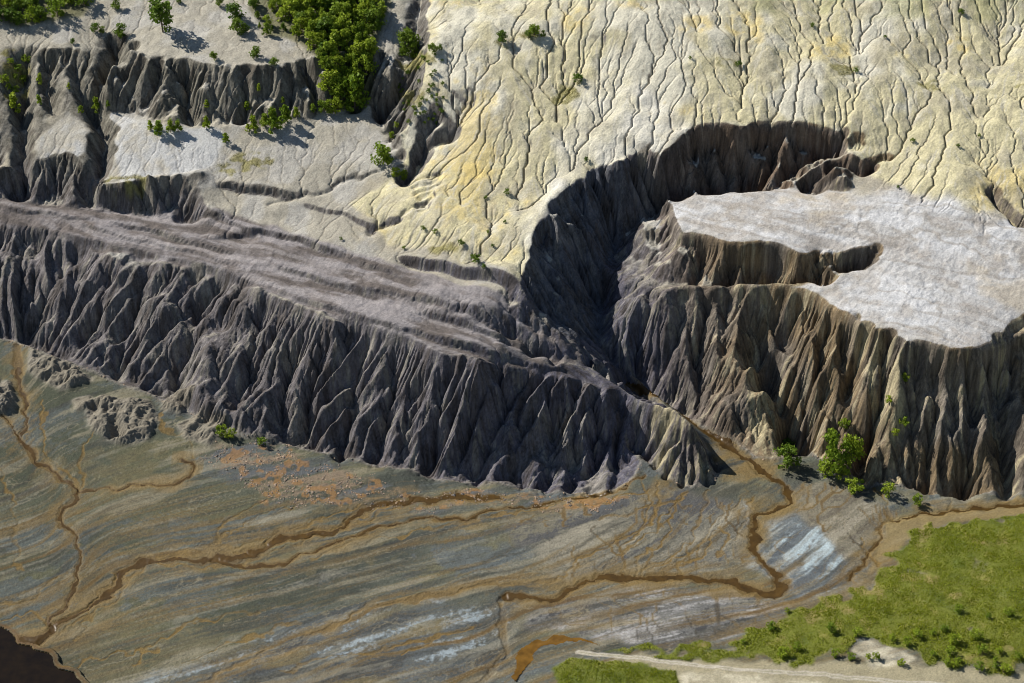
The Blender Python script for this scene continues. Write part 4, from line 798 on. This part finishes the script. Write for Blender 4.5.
# grass
def blades(name, mask, dens, hr, wd, mat, label):
    P = np.argwhere(mask > .3); k = rng.choice(len(P), min(int(len(P) * dens), 120000), replace=True if dens > 1 else False); P = P[k]; n = len(P); w = mask[P[:, 0], P[:, 1]]
    c = np.stack([xs[P[:, 1]] + rng.uniform(-.12, .12, n), ys[P[:, 0]] + rng.uniform(-.12, .12, n), Z[P[:, 0], P[:, 1]] - .03], -1)
    cl = 1 + .6 * fbm(c[:, 0].astype(f4), c[:, 1].astype(f4), 3.0, 3, 171); h = rng.uniform(hr[0], hr[1], n) * cl * (.5 + .5 * w); a = rng.uniform(0, 6.283, n); l = rng.normal(0, .35, (n, 2)) * h[:, None]
    d = np.stack([np.cos(a), np.sin(a), np.zeros(n)], -1) * wd * rng.uniform(.6, 1.4, n)[:, None]
    v = np.stack([c - d, c + d, c + np.c_[l, h]], 1).reshape(-1, 3).astype(f4)
    me = bpy.data.meshes.new(name); me.vertices.add(3 * n); me.vertices.foreach_set('co', v.ravel()); me.loops.add(3 * n); me.loops.foreach_set('vertex_index', np.arange(3 * n, dtype=np.int32)); me.polygons.add(n)
    me.polygons.foreach_set('loop_start', (np.arange(n) * 3).astype(np.int32)); me.polygons.foreach_set('loop_total', np.full(n, 3, np.int32)); me.update(calc_edges=True); me.materials.append(mat)
    o = bpy.data.objects.new(name, me); scene.collection.objects.link(o); o['kind'] = 'stuff'; o['label'] = label; o['category'] = 'grass'
blades('grass', grass * (.35 + .65 * sstep(-.5, .2, n2)) * (.5 + .5 * sstep(.9, .3, n6 + .3 * n2)), 1.6, (.12, .50), .11, GRASSM, 'green meadow grass covering the bank in the lower right')
blades('dry_grass', dry * sstep(-.3, .3, n2), .9, (.12, .35), .07, LEAF_DRY, 'yellowish dry grass in patches on the pale slopes')
# loose stones along the foot of the cliffs
sm, _t, _b = new_mat('stone'); _n = _t.nodes.new('ShaderNodeTexNoise'); _n.inputs['Scale'].default_value = .6; _g = _t.nodes.new('ShaderNodeNewGeometry'); _t.links.new(_g.outputs['Position'], _n.inputs['Vector'])
_r = _t.nodes.new('ShaderNodeValToRGB'); _r.color_ramp.elements[0].position = .35; _r.color_ramp.elements[0].color = (.11, .10, .09, 1); _r.color_ramp.elements[1].position = .65; _r.color_ramp.elements[1].color = (.34, .24, .16, 1)
_t.links.new(_n.outputs['Fac'], _r.inputs['Fac']); _t.links.new(_r.outputs['Color'], _b.inputs['Base Color']); _b.inputs['Roughness'].default_value = .9
import bmesh
bm = bmesh.new(); bmesh.ops.create_icosphere(bm, subdivisions=1, radius=1); iv = np.array([v.co[:] for v in bm.verts]); bm.faces.ensure_lookup_table(); ifc = np.array([[v.index for v in f_.verts] for f_ in bm.faces]); bm.free()
sp = np.clip(pink * sstep(.0, .5, n2 + .2), 0, 1) + sstep(.03, .2, toe) * .25; sp = sp.ravel() / sp.sum(); k = rng.choice(sp.size, 2600, p=sp.astype(np.float64) / sp.astype(np.float64).sum()); n = len(k)
cen = VF[k].astype(float) + np.c_[rng.uniform(-.1, .1, (n, 2)), np.zeros(n)]; sz = np.exp(rng.normal(math.log(.14), .45, n)).clip(.06, .5)
sv = cen[:, None] + iv[None] * sz[:, None, None] * rng.uniform(.55, 1.25, (n, len(iv), 3)) * [1, 1, .7]; sf = (ifc[None] + (np.arange(n) * len(iv))[:, None, None]).reshape(-1, 3)
me = pydata('loose_stones', sv.reshape(-1, 3).tolist(), sf.tolist(), sm); o = bpy.data.objects.new('loose_stones', me); scene.collection.objects.link(o); o['kind'] = 'stuff'; o['label'] = 'loose stones strewn along the foot of the cliff'; o['category'] = 'stones'
print('plants', time.time() - T0)
